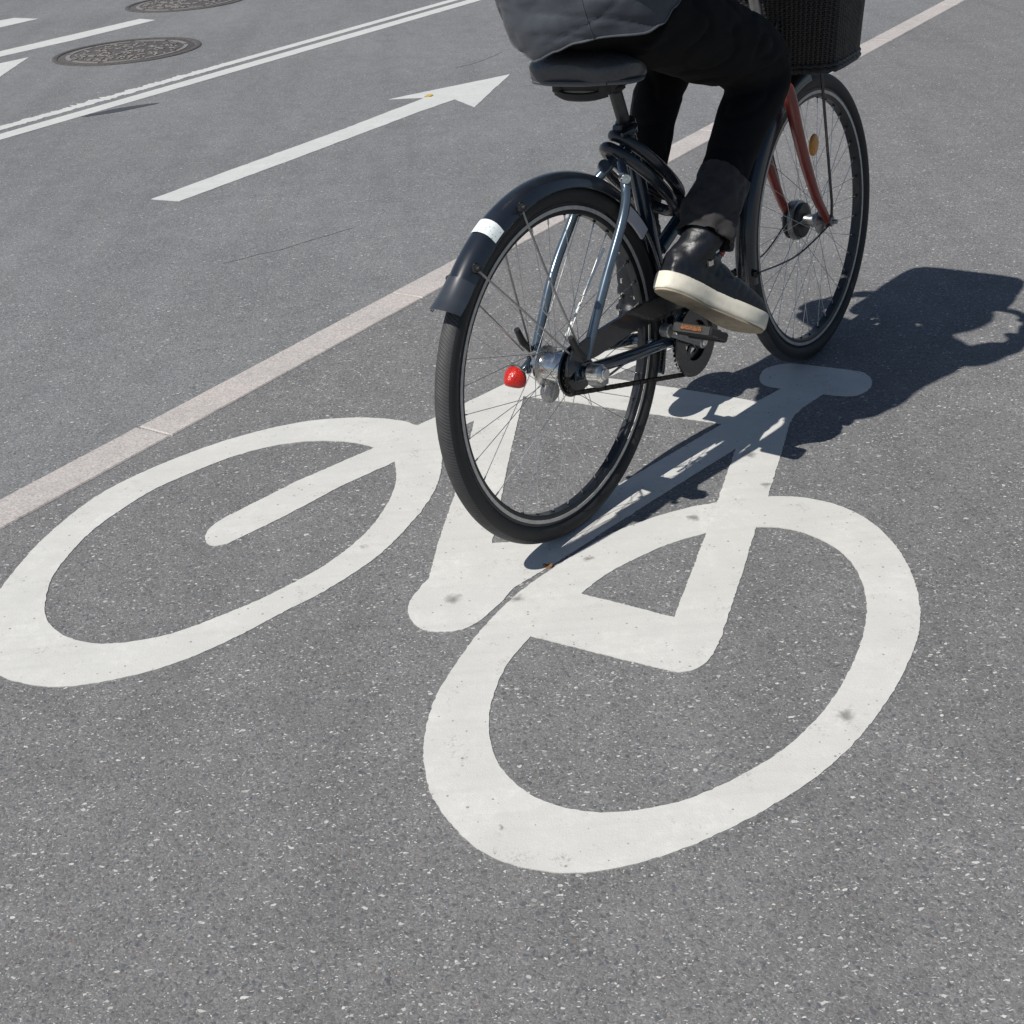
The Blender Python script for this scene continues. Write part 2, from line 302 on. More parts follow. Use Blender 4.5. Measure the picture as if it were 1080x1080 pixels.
def reflmat(name,c):
    m=NT(name); o=m.obj()
    v=m.n('ShaderNodeTexVoronoi'); m.l(o,v.inputs['Vector']); m.set(v,Scale=420.)
    m.l(m.ramp(v.outputs['Distance'],[(0,tuple(min(1,x*1.3) for x in c)),(.7,tuple(x*.6 for x in c))]),m.b.inputs['Base Color'])
    m.set(m.b,Roughness=.28,Coat_Weight=.3); 
    b=m.n('ShaderNodeBump'); b.inputs['Strength'].default_value=.5; b.inputs['Distance'].default_value=.001
    m.l(v.outputs['Distance'],b.inputs['Height']); m.l(b.outputs[0],m.b.inputs['Normal']); return m.mat
REDR=reflmat('red_reflector',(.62,.022,.012)); AMBER=reflmat('amber_reflector',(.90,.33,.03)); AMBER_SHADE=reflmat('amber_reflector_shaded',(.19,.066,.008))  # pedal amber is a darkened copy, the boot's shade put into its colour
WHITEREF=basic('white_reflective',(.80,.84,.84),.4,0,.05,300)
SADDLEM=basic('saddle_vinyl',(.066,.068,.073),.30,0,.12,60,.35,420)
SADSIDE=basic('saddle_side',(.10,.10,.105),.5,0,.1,60,.3,420)
WICKER=basic('black_wicker',(.014,.013,.013),.5,0,.35,140,.3,400)
CABLEM=basic('cable_sleeve',(.022,.026,.033),.25,0,.2,60,coat=.3)
def cloth(name,c,fold=.5,rough=.85,sheen=.1,weave=900):
    m=NT(name); o=m.obj()
    n=m.noise(o,35,5,.6); m.l(m.ramp(n,[(.3,tuple(x*.85 for x in c)),(.7,tuple(x*1.15 for x in c))]),m.b.inputs['Base Color'])
    m.set(m.b,Roughness=rough,Sheen_Weight=sheen,Specular_IOR_Level=.25)
    b=m.n('ShaderNodeBump'); b.inputs['Strength'].default_value=.35; b.inputs['Distance'].default_value=.0008
    m.l(m.noise(o,weave,2),b.inputs['Height'])
    mp=m.n('ShaderNodeMapping'); m.l(o,mp.inputs[0]); mp.inputs['Scale'].default_value=(6,6,17); mp.inputs['Rotation'].default_value=(.35,.25,0)
    b2=m.n('ShaderNodeBump'); b2.inputs['Strength'].default_value=fold; b2.inputs['Distance'].default_value=.008
    m.l(m.noise(mp.outputs[0],1.5,2,.45,.15),b2.inputs['Height']); m.l(b2.outputs[0],b.inputs['Normal'])
    m.l(b.outputs[0],m.b.inputs['Normal']); return m.mat
TROUS=cloth('black_trouser_cloth',(.0042,.0042,.0050),.5,.9,.0)
CUFFM=cloth('cuff_cloth',(.040,.038,.039),.7,.9,.1)
JACK=cloth('charcoal_jacket_cloth',(.060,.067,.080),.5,.5,.05)
JACKL=cloth('jacket_lining_edge',(.085,.094,.106),.1,.5,.1)
LEATH=basic('black_boot_leather',(.0075,.009,.0125),.43,0,.1,40,.5,160,coat=.0)
SOLE=basic('cream_rubber',(.72,.68,.57),.6,0,.07,60,.25,200)
OUTS=basic('tan_outsole',(.33,.28,.21),.8,0,.2,50,.4,160)
SKIN=basic('skin',(.52,.33,.24),.5,0,.08,40)
HAIRM=basic('brown_hair',(.06,.035,.02),.5,0,.3,120,.6,250)
EYEM=basic('eye_dark',(.03,.02,.02),.2,0,.1,50)
LIPM=basic('lips',(.42,.17,.14),.45,0,.1,60)
def ironmat():
    m=NT('cast_iron'); o=m.obj(); n=m.noise(o,60,5,.7)
    m.l(m.ramp(n,[(.3,(.070,.062,.058)),(.7,(.17,.155,.145))]),m.b.inputs['Base Color']); m.set(m.b,Roughness=.6,Metallic=.3)
    return m.mat
IRON=ironmat(); IRONW=basic('iron_worn',(.30,.28,.26),.5,.3,.2,90,.3,200)
DIRT=basic('grit_filled_gap',(.05,.045,.04),.95,0,.3,200)

# ------------------------------------------------------------------ ground
la=V(LA); ll=V(LL)
def L2(x,y,z=0): return la*x+ll*y+V((0,0,z))
def sheet(name,x0,x1,y0,y1,z,mat,nx=1,ny=1):
    b=MB(); vs=[L2(x0+(x1-x0)*i/nx,y0+(y1-y0)*j/ny,z) for j in range(ny+1) for i in range(nx+1)]
    fs=[(j*(nx+1)+i,j*(nx+1)+i+1,(j+1)*(nx+1)+i+1,(j+1)*(nx+1)+i) for j in range(ny) for i in range(nx)]
    return b.add(vs,fs).build(name,mat,flat=True)
tag(sheet('ground',-300,300,-300,300,-.03,ASP_ROAD),kind='structure')
tag(sheet('road',-60,-2.478,-80,120,0,ASP_ROAD),kind='structure')
tag(sheet('cycle_lane',-2.372,14,-80,120,0,ASP_LANE),kind='structure')
# flush granite kerb between road and cycle lane, laid in stones
kb=MB(); y=-12.
while y<40:
    Ls=random.uniform(.95,1.25); e=.0035; j=random.uniform(-.002,.002)
    x0,x1=-2.482+j,-2.366+j*.5
    n=24
    ring=[]
    left=[(x0+.002*noise.noise(V((k*.9,y,1))),y+e+(Ls-2*e)*k/n) for k in range(n+1)]
    right=[(x1+.002*noise.noise(V((k*.9,y,5))),y+e+(Ls-2*e)*k/n) for k in range(n+1)]
    loop=left+right[::-1]
    cx=(x0+x1)/2; cy=y+Ls/2
    outer=[L2(a,b,-.02) for a,b in loop]; top=[L2(a,b,.001) for a,b in loop]
    inn=[L2(a+(.003 if a<cx else -.003),b+(.003 if b<cy else -.003),.004) for a,b in loop]
    kb.loft([outer,top,inn],True); y+=Ls
kerb=kb.build('kerb',GRAN,ang=20); tag(kerb,kind='structure')
tag(sheet('kerb_joint',-2.50,-2.35,-12,40,-.006,DIRT),kind='structure')

def poly_solid(name,paths,mat,top=.0016,wob=.0014,step=.006,parent=None):
    """flat painted marking with a real 3-4 mm edge; first path is the outline, others are holes"""
    loops=[]
    for path in paths:
        pts=[]
        for k,q in path:
            if k=='c': seg=cr([V((a,b,0)) for a,b in q],5)
            else: seg=[V((a,b,0)) for a,b in q]
            for s_ in seg:
                if not pts or (pts[-1]-s_).length>1e-3: pts.append(s_)
        if (pts[0]-pts[-1]).length<1e-3: pts.pop()
        out=[]
        for i,a in enumerate(pts):
            b=pts[(i+1)%len(pts)]; n=max(1,int((b-a).length/step))
            for k in range(n):
                q=a.lerp(b,k/n)
                q=q+wob*V((noise.noise(q*55),noise.noise(q*55+V((9,3,2))),0))+wob*1.1*V((noise.noise(q*150),noise.noise(q*150+V((5,3,2))),0))+wob*.8*V((noise.noise(q*330),noise.noise(q*330+V((5,3,2))),0))
                out.append(q)
        loops.append(out)
    tri=geometry.tessellate_polygon(loops); flat=[q for l in loops for q in l]
    vs=[V((q.x,q.y,top)) for q in flat]; fs=[tuple(t) for t in tri]; N=len(flat)
    vs+=[V((q.x,q.y,-.002)) for q in flat]; o=0
    for l in loops:
        n=len(l)
        for i in range(n):
            j=(i+1)%n; fs.append((o+i,o+j,N+o+j,N+o+i))
        o+=n
    return MB().add(vs,fs).build(name,mat,parent,flat=True)
sym=poly_solid('bicycle_symbol',SYM,PAINT)
tag(sym,'large worn white bicycle symbol painted on the asphalt beneath the passing bike','road marking')
arr=poly_solid('arrow_marking',[ARROW],PAINT2,wob=.003,step=.03)
tag(arr,'long white straight-ahead arrow painted on the road left of the cyclist','road marking')
d1=poly_solid('lane_dash',[DASH1],PAINT2,wob=.003,step=.03)
tag(d1,'white dash above the nearer manhole cover, between it and the upper left corner','road marking','white dashes on the far side of the road')
d2=poly_solid('lane_dash',[DASH2],PAINT2,wob=.003,step=.03)
tag(d2,'short white dash end at the very top left corner, farthest from the bike','road marking','white dashes on the far side of the road')
ah=poly_solid('arrow_marking',[HEAD],PAINT2,wob=.003,step=.03)
tag(ah,'white arrow tip cut by the left edge, just left of the nearer manhole cover','road marking')
def strip(x0,x1,y0,y1,fray=0,step=.03):
    l=[];r=[];y=y0
    def fr(yy,s):
        f=.003*noise.noise(V((yy*30,s,0)))
        if fray: 
            a=max(0,1-abs(yy-4.9)/1.1)
            f+=fray*a*(.6*noise.noise(V((yy*14,s,3)))+.6*noise.noise(V((yy*45,s,3))))
        return f
    while y<=y1:
        l.append((x0+fr(y,1),y)); r.append((x1+fr(y,7)*.5,y)); y+=step
    q=[L2(a,b) for a,b in l+r[::-1]]
    return [[('l',[(a.x,a.y) for a in q])]]
ln=poly_solid('lane_line',strip(-5.715,-5.605,-6,30),PAINT2,step=.05)
tag(ln,'thicker solid white line, the one nearer the cyclist of the close-set pair','road marking')
ln=poly_solid('lane_line',strip(-5.865,-5.785,-6,30,.085,.008),PAINT2,step=.05)
tag(ln,'thinner white line with a frayed worn edge, the farther one of the close-set pair','road marking')

def manhole(c,rot,label):
    cx,cy=c; o=L2(cx,cy,0); root=empty('manhole_cover',Matrix.Translation(o)@Matrix.Rotation(rot,4,'Z')); tag(root,label,'manhole cover','manhole covers on the road')
    b=MB().lathe([(.428,-.002),(.428,.004),(.434,.007),(.455,.007),(.462,.004),(.463,-.002)],(0,0,0),(0,0,1),72); b.build('frame_ring',IRON,root)
    lidm=MB().lathe([(.0001,.002),(.420,.002),(.424,.0)],(0,0,0),(0,0,1),72)
    b=MB()
    for k0 in range(9):
        b.lathe([(.352,.002),(.352,.005),(.378,.005),(.378,.002)],(0,0,0),(0,0,1),8,True,k0*2*PI/9+.04,(k0+1)*2*PI/9-.05)
    # raised radial and scattered relief of the lid
    rnd=random.Random(int(cx*100)&255)
    for k in range(150):
        a=rnd.uniform(0,2*PI); r=.33*math.sqrt(rnd.random()); s=rnd.uniform(.02,.05)
        M=Matrix.Rotation(rnd.choice([0,PI/4,PI/2,3*PI/4]),3,'Z')
        b.box((r*math.cos(a),r*math.sin(a),.0045),(s,s*.38,.005),M,.2)
    lidm.add(b.v,b.f,1); lidm.build('lid',[IRON,IRONW],root)
manhole((-6.85,6.0),.3,'round cast iron manhole cover lying beside the frayed white line')
manhole((-8.06,7.73),1.1,'round cast iron manhole cover farther off, cut by the top edge')
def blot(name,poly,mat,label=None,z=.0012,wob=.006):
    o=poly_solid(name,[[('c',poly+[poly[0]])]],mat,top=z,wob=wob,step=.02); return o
PATCHM=basic('dark_patch_asphalt',(.055,.058,.068),.7,0,.3,120,.4,300)
st=blot('dark_patch',[(-1.98,6.90),(-1.86,6.955),(-1.75,7.03),(-1.66,7.11),(-1.72,7.11),(-1.85,7.06),(-1.93,7.0),(-2.02,6.93)],PATCHM)  # flat elongated patch, darker than the asphalt around it
tag(st,'dark patch on the asphalt touching the double white line','stain')
CRK=basic('crack_fill',(.13,.13,.132),.9,0,.3,200)
def crack(pts,w,label):
    P_=cr([V((a,b,0)) for a,b in pts],10); l=[];r=[]
    for i,q in enumerate(P_):
        t=(P_[min(i+1,len(P_)-1)]-P_[max(0,i-1)]).normalized(); n=V((-t.y,t.x,0))
        ww=w*(.35+.9*abs(noise.noise(q*11)))*math.sin(PI*(i+.5)/len(P_))**.5; off=n*.012*noise.noise(q*9+V((4,4,4)))
        l.append(q+off+n*ww); r.append(q+off-n*ww)
    qq=l+r[::-1]
    o=poly_solid('road_crack',[[('l',[(a.x,a.y) for a in qq])]],CRK,top=.0012,wob=.002,step=.01); tag(o,label,'crack'); return o
crack([(-.899,4.32),(-.825,4.363),(-.70,4.44),(-.600,4.518),(-.482,4.621)],.0030,'fine dark crack in the asphalt between the white arrow and the pale kerb')
crack([(-.125,7.453),(-.075,7.50),(-.022,7.548),(.142,7.827)],.004,'thin dark scratch in the asphalt beyond the arrow tip')
LEAF=basic('dry_leaf',(.20,.10,.04),.8,0,.3,200)
lf_=MB(); lf_.loft([[V((.062+.010*math.cos(a)*s_,2.225+.007*math.sin(a)*s_,z+.003*math.cos(2*a))) for a in [2*PI*k/10 for k in range(10)]] for s_,z in ((.9,.0015),(1,.003),(.6,.006))],True)
tag(lf_.build('leaf',LEAF),'tiny brown dry leaf at the edge of the painted symbol under the rear wheel','leaf')
YEL=basic('yellow_scuff',(.55,.36,.08),.7,0,.25,150)
ys=blot('paint_scuff',[(-.275,6.745),(-.245,6.75),(-.235,6.785),(-.262,6.79)],YEL,z=.0055,wob=.004)
tag(ys,'small yellow scuff on the barb of the long white arrow','stain')

# ------------------------------------------------------------------ bicycle  (local: x forward, y left, z up; origin under the rear axle)
MW=Matrix(((BX[0],BY[0],BZ[0],BO[0]),(BX[1],BY[1],BZ[1],BO[1]),(BX[2],BY[2],BZ[2],BO[2]),(0,0,0,1)))
bike=empty('bicycle',MW); tag(bike,'dark blue city bicycle with red fork and black front basket, ridden over the painted symbol','bicycle')
RT=.350; WB=1.054
SA=V((-.36,0,1)).normalized(); SP=V((.875,0,.71))
S=Matrix.Translation(SP)@Matrix.Rotation(R(2.7),4,SA)@Matrix.Translation(-SP)

def wheel(M,rear):
    """everything modelled around its own hub, placed by matrix M"""
    w=MB()
    rimp=[(.291,-.009),(.295,-.0115),(.3095,-.0125),(.3125,-.0125),(.311,-.0095),(.306,-.007),(.306,.007),(.311,.0095),(.3125,.0125),(.3095,.0125),(.295,.0115),(.291,.009)]
    w.lathe(rimp,n=120,closed=True)
    # pale machined wall, both sides, proud of the rim
    for s in (-1,1): w.lathe([(.3000,s*.0122),(.3000,s*.0134),(.3070,s*.0138),(.3070,s*.0126)],n=120,closed=True,mi=1)
    # drilled spoke seats
    for k in range(36):
        a=2*PI*k/36; w.cyl((.2885*math.cos(a),0,.2885*math.sin(a)),(.2935*math.cos(a),0,.2935*math.sin(a)),.0035,8)
    o=w.build('wheel',[RIM,BRAKETRACK],bike); o.matrix_local=M
    prof=[]
    for k in range(25):
        a=R(-152)+R(304)*k/24; prof.append((.3293+.0207*math.cos(a),.0205*math.sin(a)))
    MB().lathe(prof,n=160).build('tyre',TYRE,o)
    fl=[(-.030,.030),(.030,.030)] if not rear else [(-.026,.038),(.030,.038)]
    for k in range(36):
        side=k%2; y,rf=fl[side]; j=k//2
        ar=2*PI*k/36; sgn=1 if j%2 else -1
        ah=ar+sgn*R(62); 
        a0=V((rf*math.cos(ah),y+(.002 if j%2 else -.002),rf*math.sin(ah))); a1=V((.291*math.cos(ar),0,.291*math.sin(ar)))
        a1n=a1+(a0-a1).normalized()*.014
        MB().tube([a0,a1n],.00075,6).tube([a1n,a1],.0016,6).build('spoke',SPOKE,o)
    return o
rw=wheel(Matrix.Translation((0,0,RT))@Matrix.Rotation(.05,4,'Y'),True)
fwm=S@Matrix.Translation((WB,0,RT))@Matrix.Rotation(.4,4,'Y'); fwh=wheel(fwm,False)

# rear hub
h=MB()
h.lathe([(.0001,-.05),(.012,-.05),(.014,-.036),(.024,-.034),(.026,-.030),(.040,-.028),(.040,-.024),(.030,-.022),(.031,-.005),(.029,.016),(.030,.026),(.040,.028),(.040,.032),(.026,.034),(.022,.04),(.016,.046),(.010,.05),(.0001,.05)],n=40)
ho=h.build('hub',CHROME,rw)
h=MB(); h.lathe([(.014,-.034),(.050,-.035),(.052,-.0375),(.050,-.040),(.014,-.041)],n=40,closed=True)
h.lathe([(.014,-.044),(.043,-.0445),(.045,-.047),(.043,-.0495),(.012,-.052)],n=40,closed=True)
for k in range(20):
    a=2*PI*k/20; h.box((.043*math.cos(a),-.047,.043*math.sin(a)),(.008,.003,.005),Matrix.Rotation(-a,3,'Y'),.2)
h.build('sprocket',BLACKE,rw)
h=MB(); h.cyl((0,-.072,.35),(0,-.108,.353),.0175,20,bev=.005).cyl((0,-.062,.35),(0,-.074,.35),.012,12).cyl((0,-.108,.353),(0,-.114,.353),.011,16)
h.build('gear_cap',CHROME,bike)
h=MB(); h.box((.006,-.088,.334),(.035,.032,.022),Matrix.Rotation(.15,3,'Y'),.25).tube([(.02,-.088,.335),(.06,-.075,.322),(.13,-.062,.318),(.3,-.05,.295)],.0025,8)
h.build('shifter_box',GREYAL,bike)
h=MB(); h.cyl((0,.05,.35),(0,.078,.35),.0055,10).cyl((0,.064,.35),(0,.072,.35),.012,6).cyl((0,.046,.35),(0,.056,.35),.022,20)
h.build('axle_nut',CHROME,bike)
h=MB(); h.cyl((-.004,.012,.298),(-.004,.036,.298),.022,18,bev=.006).box((-.002,.026,.315),(.03,.02,.03),None,.25).tube([(.0,.034,.30),(.06,.05,.302),(.15,.053,.312)],.006,8)
h.build('brake_arm',GREYAL,bike)
# front hub with drum
h=MB(); h.lathe([(.0001,-.042),(.010,-.042),(.016,-.036),(.030,-.032),(.030,-.028),(.017,-.024),(.015,0),(.018,.016),(.036,.020),(.048,.024),(.050,.034),(.044,.040),(.0001,.042)],n=36)
h.build('hub',GREYAL,fwh)
h=MB(); h.cyl((0,.0405,0),(0,.052,0),.046,28,bev=.004).cyl((0,.012,0),(0,.022,0),.043,28,bev=.002)
for k in range(9):
    a=2*PI*k/9; h.box((.042*math.cos(a),.036,.042*math.sin(a)),(.014,.010,.012),Matrix.Rotation(-a,3,'Y'),.2)
h.build('brake_drum',BLACKP,fwh)
h=MB(); h.tube([(WB+.0,.056,.352),(WB-.035,.060,.43),(WB-.055,.066,.475)],[.014,.010,.008],8,sx=.5).cyl((WB-.055,.060,.47),(WB-.055,.074,.47),.008,10)
h.tube(cr([(WB-.055,.070,.475),(WB-.09,.07,.55),(.90,.05,.68),(.84,.03,.85)],5),.0028,8); h.xf(S).build('brake_arm',BLACKP,bike)
h=MB(); h.cyl((WB,-.052,.35),(WB,-.074,.35),.0055,10).cyl((WB,-.054,.35),(WB,-.063,.35),.013,6); h.xf(S).build('axle_nut',GREYAL,bike)
h=MB().cyl((WB,.052,.35),(WB,.074,.35),.0055,10).cyl((WB,.054,.35),(WB,.063,.35),.013,6); h.xf(S).build('axle_nut',GREYAL,bike)

# spoke reflector sticks and amber reflector
def onrad(w,r0,r1,ang,y0,y1,rad,mat,name):
    a=V((r0*math.cos(ang),y0,r0*math.sin(ang))); b=V((r1*math.cos(ang),y1,r1*math.sin(ang)))
    return MB().cyl(a,b,rad,10).build(name,mat,w)
WM={rw.name:Matrix.Translation((0,0,RT))@Matrix.Rotation(.05,4,'Y'),fwh.name:Matrix.Translation((WB,0,RT))@Matrix.Rotation(.4,4,'Y')}
def local(w,p): return WM[w.name].inverted()@V(p)
SB=V((.034,.0,.402)); ST=V((.182,0,.533)); sd=(ST-SB)
segs=[(.0,.16),(.22,.38),(.46,1.0)]
for i,(a,b) in enumerate(segs):
    pa=local(rw,SB+sd*a); pb=local(rw,SB+sd*b); MB().cyl(pa,pb,.0028,8).build('spoke_reflector',WHITEREF,rw)
am=MB(); am.ell(local(fwh,(1.056,-.016,.534)),.023,.008,.027,20)
am.build('spoke_reflector',AMBER,fwh)

# frame
BB=V((.405,0,.272))
f=MB()
f.tube([BB,(.29,0,.745)],[.0165,.016],16)
f.tube([(.378,0,.475),(.46,0,.515),(.62,0,.60),(.885,0,.735)],.0155,16)
f.tube([BB+V((.01,0,.005)),(.60,0,.40),(.905,0,.66)],[.018,.018,.018],16)
f.cyl((.93,0,.60)[:0] or (.888,0,.675),(.838,0,.815),.0205,20)
f.cyl(BB+V((0,-.036,0)),BB+V((0,.036,0)),.022,20)
for s in (-1,1):
    f.tube(cr([BB+V((-.01,s*.022,0)),(.32,s*.036,.292),(.18,s*.052,.318),(.02,s*.058,.347)],6),[.0125]*19 ,12)
    f.box((.003,s*.057,.350),(.055,.006,.035),Matrix.Rotation(.2,3,'Y'),.25)
f.tube([(.30,-.036,.297),(.30,.036,.297)],.008,10)
f.build('frame',BLUE,bike)
f=MB(); f.box((.635,-.0185,.432),(.10,.0015,.016),Matrix.Rotation(-.72,3,'Y'),.1); f.build('frame_decal',basic('red_decal',(.45,.03,.02),.4),bike)
for s in (-1,1):
    f=MB(); f.tube(cr([(.300,s*.010,.712),(.262,s*.012,.700 if s<0 else .690),(.226,s*.026,.688 if s<0 else .664),(.194,s*.054,.660 if s<0 else .628),(.168,s*.063,.61 if s<0 else .585),(.09,s*.063,.50),(.008,s*.060,.372)],8),[.0095]*49,14)
    f.build('seat_stay',STAYB,bike)
f=MB(); f.cyl((.206,-.042,.668),(.186,-.062,.672),.0098,18).cyl((.187,-.061,.672),(.184,-.064,.6725),.0045,6); f.build('bolt',CHROME,bike)
f=MB(); f.tube([(.290,0,.735),(.252,0,.842)],.0130,16); f.build('seat_post',basic('dark_alloy',(.07,.07,.072),.4,.5,.15,60),bike)
f=MB(); f.cyl((.2935,0,.730),(.2865,0,.760),.0205,20).box((.262,-.004,.748),(.026,.022,.014),Matrix.Rotation(.3,3,'Y'),.2).tube([(.29,-.020,.748),(.262,-.030,.744),(.235,-.026,.742)],[.006,.007,.004],8)
f.build('seat_clamp',BLACKE,bike)
# pale guard plate on the fender edge by the right seat stay
f=MB(); f.lathe([(.318,.034),(.343,.034),(.343,.040),(.318,.040)],(0,0,.35),(0,-1,0),26,True,R(35),R(51),ref=(1,0,0)); 
f.build('fender_guard',basic('guard_grey',(.46,.46,.50),.4,0,.06,60),bike)

# saddle
def saddle_ring(x,w,zt,dep,n=28,k=0):
    out=[]
    for i in range(n):
        a=2*PI*i/n; c=math.cos(a); s_=math.sin(a)
        yy=w*math.copysign(abs(c)**.75,c)
        if s_>=0: zz=zt+.5*dep*0+ (dep*.28)*s_**.8 - .010*(c*c)
        else: zz=zt-dep*.72*abs(s_)**.45-.010*(c*c)
        out.append(V((x,yy,zz)))
    return out
f=MB()
xs=[.106,.112,.126,.151,.186,.221,.256,.296,.336,.368,.380,.384]
ws=[.050,.074,.096,.110,.113,.102,.076,.046,.031,.024,.017,.008]
zt=[.886,.890,.894,.897,.894,.889,.883,.878,.878,.876,.872,.868]
dp=[.030,.042,.050,.054,.054,.052,.048,.042,.038,.034,.026,.012]
f.loft([saddle_ring(a,b,c,d) for a,b,c,d in zip(crf(xs,3),crf(ws,3),crf(zt,3),crf(dp,3))],True)
sad=f.build('saddle',SADDLEM,bike,60)
f=MB()
f.tube(cr([(.12,-.080,.862),(.16,-.104,.857),(.20,-.100,.855),(.24,-.078,.854),(.29,-.046,.857),(.35,-.024,.862)],5),[.0048]*26,8,sx=1.4)
f.tube(cr([(.12,.080,.862),(.16,.104,.857),(.20,.100,.855),(.24,.078,.854),(.29,.046,.857),(.35,.024,.862)],5),[.0048]*26,8,sx=1.4)
f.tube(cr([(.12,-.080,.862),(.106,-.04,.862),(.104,.0,.862),(.106,.04,.862),(.12,.080,.862)],5),[.0048]*21,8); f.build('saddle_edge',SADSIDE,sad)
f=MB()
for s in (-1,1):
    f.tube(cr([(.150,s*.052,.856),(.156,s*.048,.838),(.19,s*.034,.832),(.25,s*.020,.830),(.31,s*.018,.840),(.36,s*.01,.848)],6),.0045,8)
    f.cyl((.156,s*.052,.834),(.158,s*.052,.862),.0150,18,bev=.005)
f.tube(cr([(.152,-.058,.838),(.140,-.025,.832),(.140,.025,.832),(.152,.058,.838)],5),[.008]*16,8,sx=.6)
f.box((.248,0,.832),(.045,.046,.030),None,.25); f.box((.178,0,.850),(.06,.10,.030),None,.2); f.build('saddle_spring',basic('spring_rubber',(.016,.015,.016),.45,0,.15,60),sad)

# fenders
def fender(cx,cz,r,hw,a0,a1,n,flare=None,M=None):
    """a measured in degrees from straight up, positive towards the rear"""
    rings=[]
    for i in range(n+1):
        t=i/n; a=R(a0+(a1-a0)*t); rr=r; w=hw
        if flare: rr+=flare(t)[0]; w+=flare(t)[1]
        d=V((-math.sin(a),0,math.cos(a))); ring=[]
        m=12
        for k in range(m+1):
            b=-1+2*k/m; ring.append(V((cx,0,cz))+d*(rr-.016*b*b-.012*b**6)+V((0,w*b*(1-.08*b*b),0)))
        inner=[q-d*.0022 for q in ring[::-1]]
        inner=[V((q.x,q.y*.95,q.z)) for q in inner]
        rings.append(ring+inner)
    b=MB().loft(rings,True)
    if M: b.xf(M)
    return b
fd=fender(0,RT,.370,.031,-112,45.5,70).build('fender',FENDER,bike,50)
fender(0,RT,.372,.0315,44.8,55,12,lambda t:(.016*t*t,.005*t)).build('mudflap',FLAP,fd,50)
a0,a1=25.4,30.3
b=MB(); rings=[]
for i in range(7):
    a=R(a0+(a1-a0)*i/6); d=V((-math.sin(a),0,math.cos(a)))
    rings.append([V((0,0,RT))+d*(.3716-.016*bb*bb-.012*bb**6)+V((0,.0314*bb*(1-.08*bb*bb)+0,0)) for bb in [-.98+1.55*k/10 for k in range(11)]])
vs=[q for r in rings for q in r]; fs=[(i*11+k,i*11+k+1,(i+1)*11+k+1,(i+1)*11+k) for i in range(6) for k in range(10)]
def sticker():
    m=NT('reflective_sticker'); o=m.obj(); v=m.n('ShaderNodeTexVoronoi'); m.l(o,v.inputs['Vector']); m.set(v,Scale=230.)
    sp=m.n('ShaderNodeSeparateColor'); m.l(v.outputs['Color'],sp.inputs[0])
    k=m.math('MULTIPLY',m.math('GREATER_THAN',sp.outputs[0],.86),m.math('LESS_THAN',v.outputs['Distance'],.34))
    m.l(m.mix(m.math('MULTIPLY',k,.7),(.80,.86,.85),(.30,.36,.37)),m.b.inputs['Base Color']); m.set(m.b,Roughness=.35); return m.mat
b.add(vs,fs).build('sticker',sticker(),fd)
def stay(frm,to,bend,par,M=None,knob=True,yk=0,mat=None):
    b=MB(); a=V(frm); c=V(to); mid=a.lerp(c,.5)+V(bend)
    b.tube(cr([a,mid,c],8),.0022,8)
    if M:b.xf(M)
    o=b.build('fender_stay',mat or GREYAL,par)
    if knob:
        k=MB().box(a,(.013,.011,.018),None,.35).cyl(a+V((0,-.004 if a.y<0 else .004,0)),a+V((0,-.0105 if a.y<0 else .0105,0)),.0048,10)
        if M:k.xf(M)
        k.build('stay_clip',BLACKP,o)
    return o
for s in (-1,1):
    stay((-.100,s*(.033 if s<0 else .026),.692 if s<0 else .676),(-.005,s*.062,.395),(-.004,0,.0),fd)
    stay((-.240,s*(.033 if s<0 else .026),.624 if s<0 else .600),(-.025,s*.062,.385),(-.002,0,0.004),fd)
    MB().tube([(.0,s*.064,.378),(-.022,s*.064,.402),(-.035,s*.064,.432)],[.007,.0075,.006],10).build('dropout_eyelet',BLACKP,bike)
ff=fender(WB,RT,.368,.028,3,99,50,M=S).build('fender',FENDER,bike,50)
stay((WB-.352,-.028,.325),(WB-.005,-.058,.345),(.01,0,-.022),ff,S,True,mat=BLACKE); stay((WB-.352,.024,.325),(WB-.005,.058,.345),(.01,0,-.022),ff,S,True,mat=BLACKE)

# rear light / reflector on the dropout
q=V((-.062,.062,.343))
b=MB(); rings=[]
for x,k in ((-.024,.16),(-.021,.36),(-.012,.70),(-.003,.95),(.004,1.0)):
    rings.append([q+V((x,(.0235*math.copysign(abs(math.cos(t))**.75,math.cos(t))*k*(1-.22*math.sin(t))),(.0215*math.copysign(abs(math.sin(t))**.75,math.sin(t))*k)-(1-k)*.004)) for t in [2*PI*j/30 for j in range(30)]])
tl=b.loft(rings,True).build('rear_reflector',REDR,bike,50)
MB().cyl(q+V((.0045,0,0)),q+V((.011,0,0)),.0235,24).build('reflector_housing',BLACKP,tl)
MB().tube([q+V((.010,0,.0)),(-.02,.062,.355),(.01,.062,.352)],[.009,.008,.010],10,sx=.6).build('reflector_bracket',STAYB,tl)

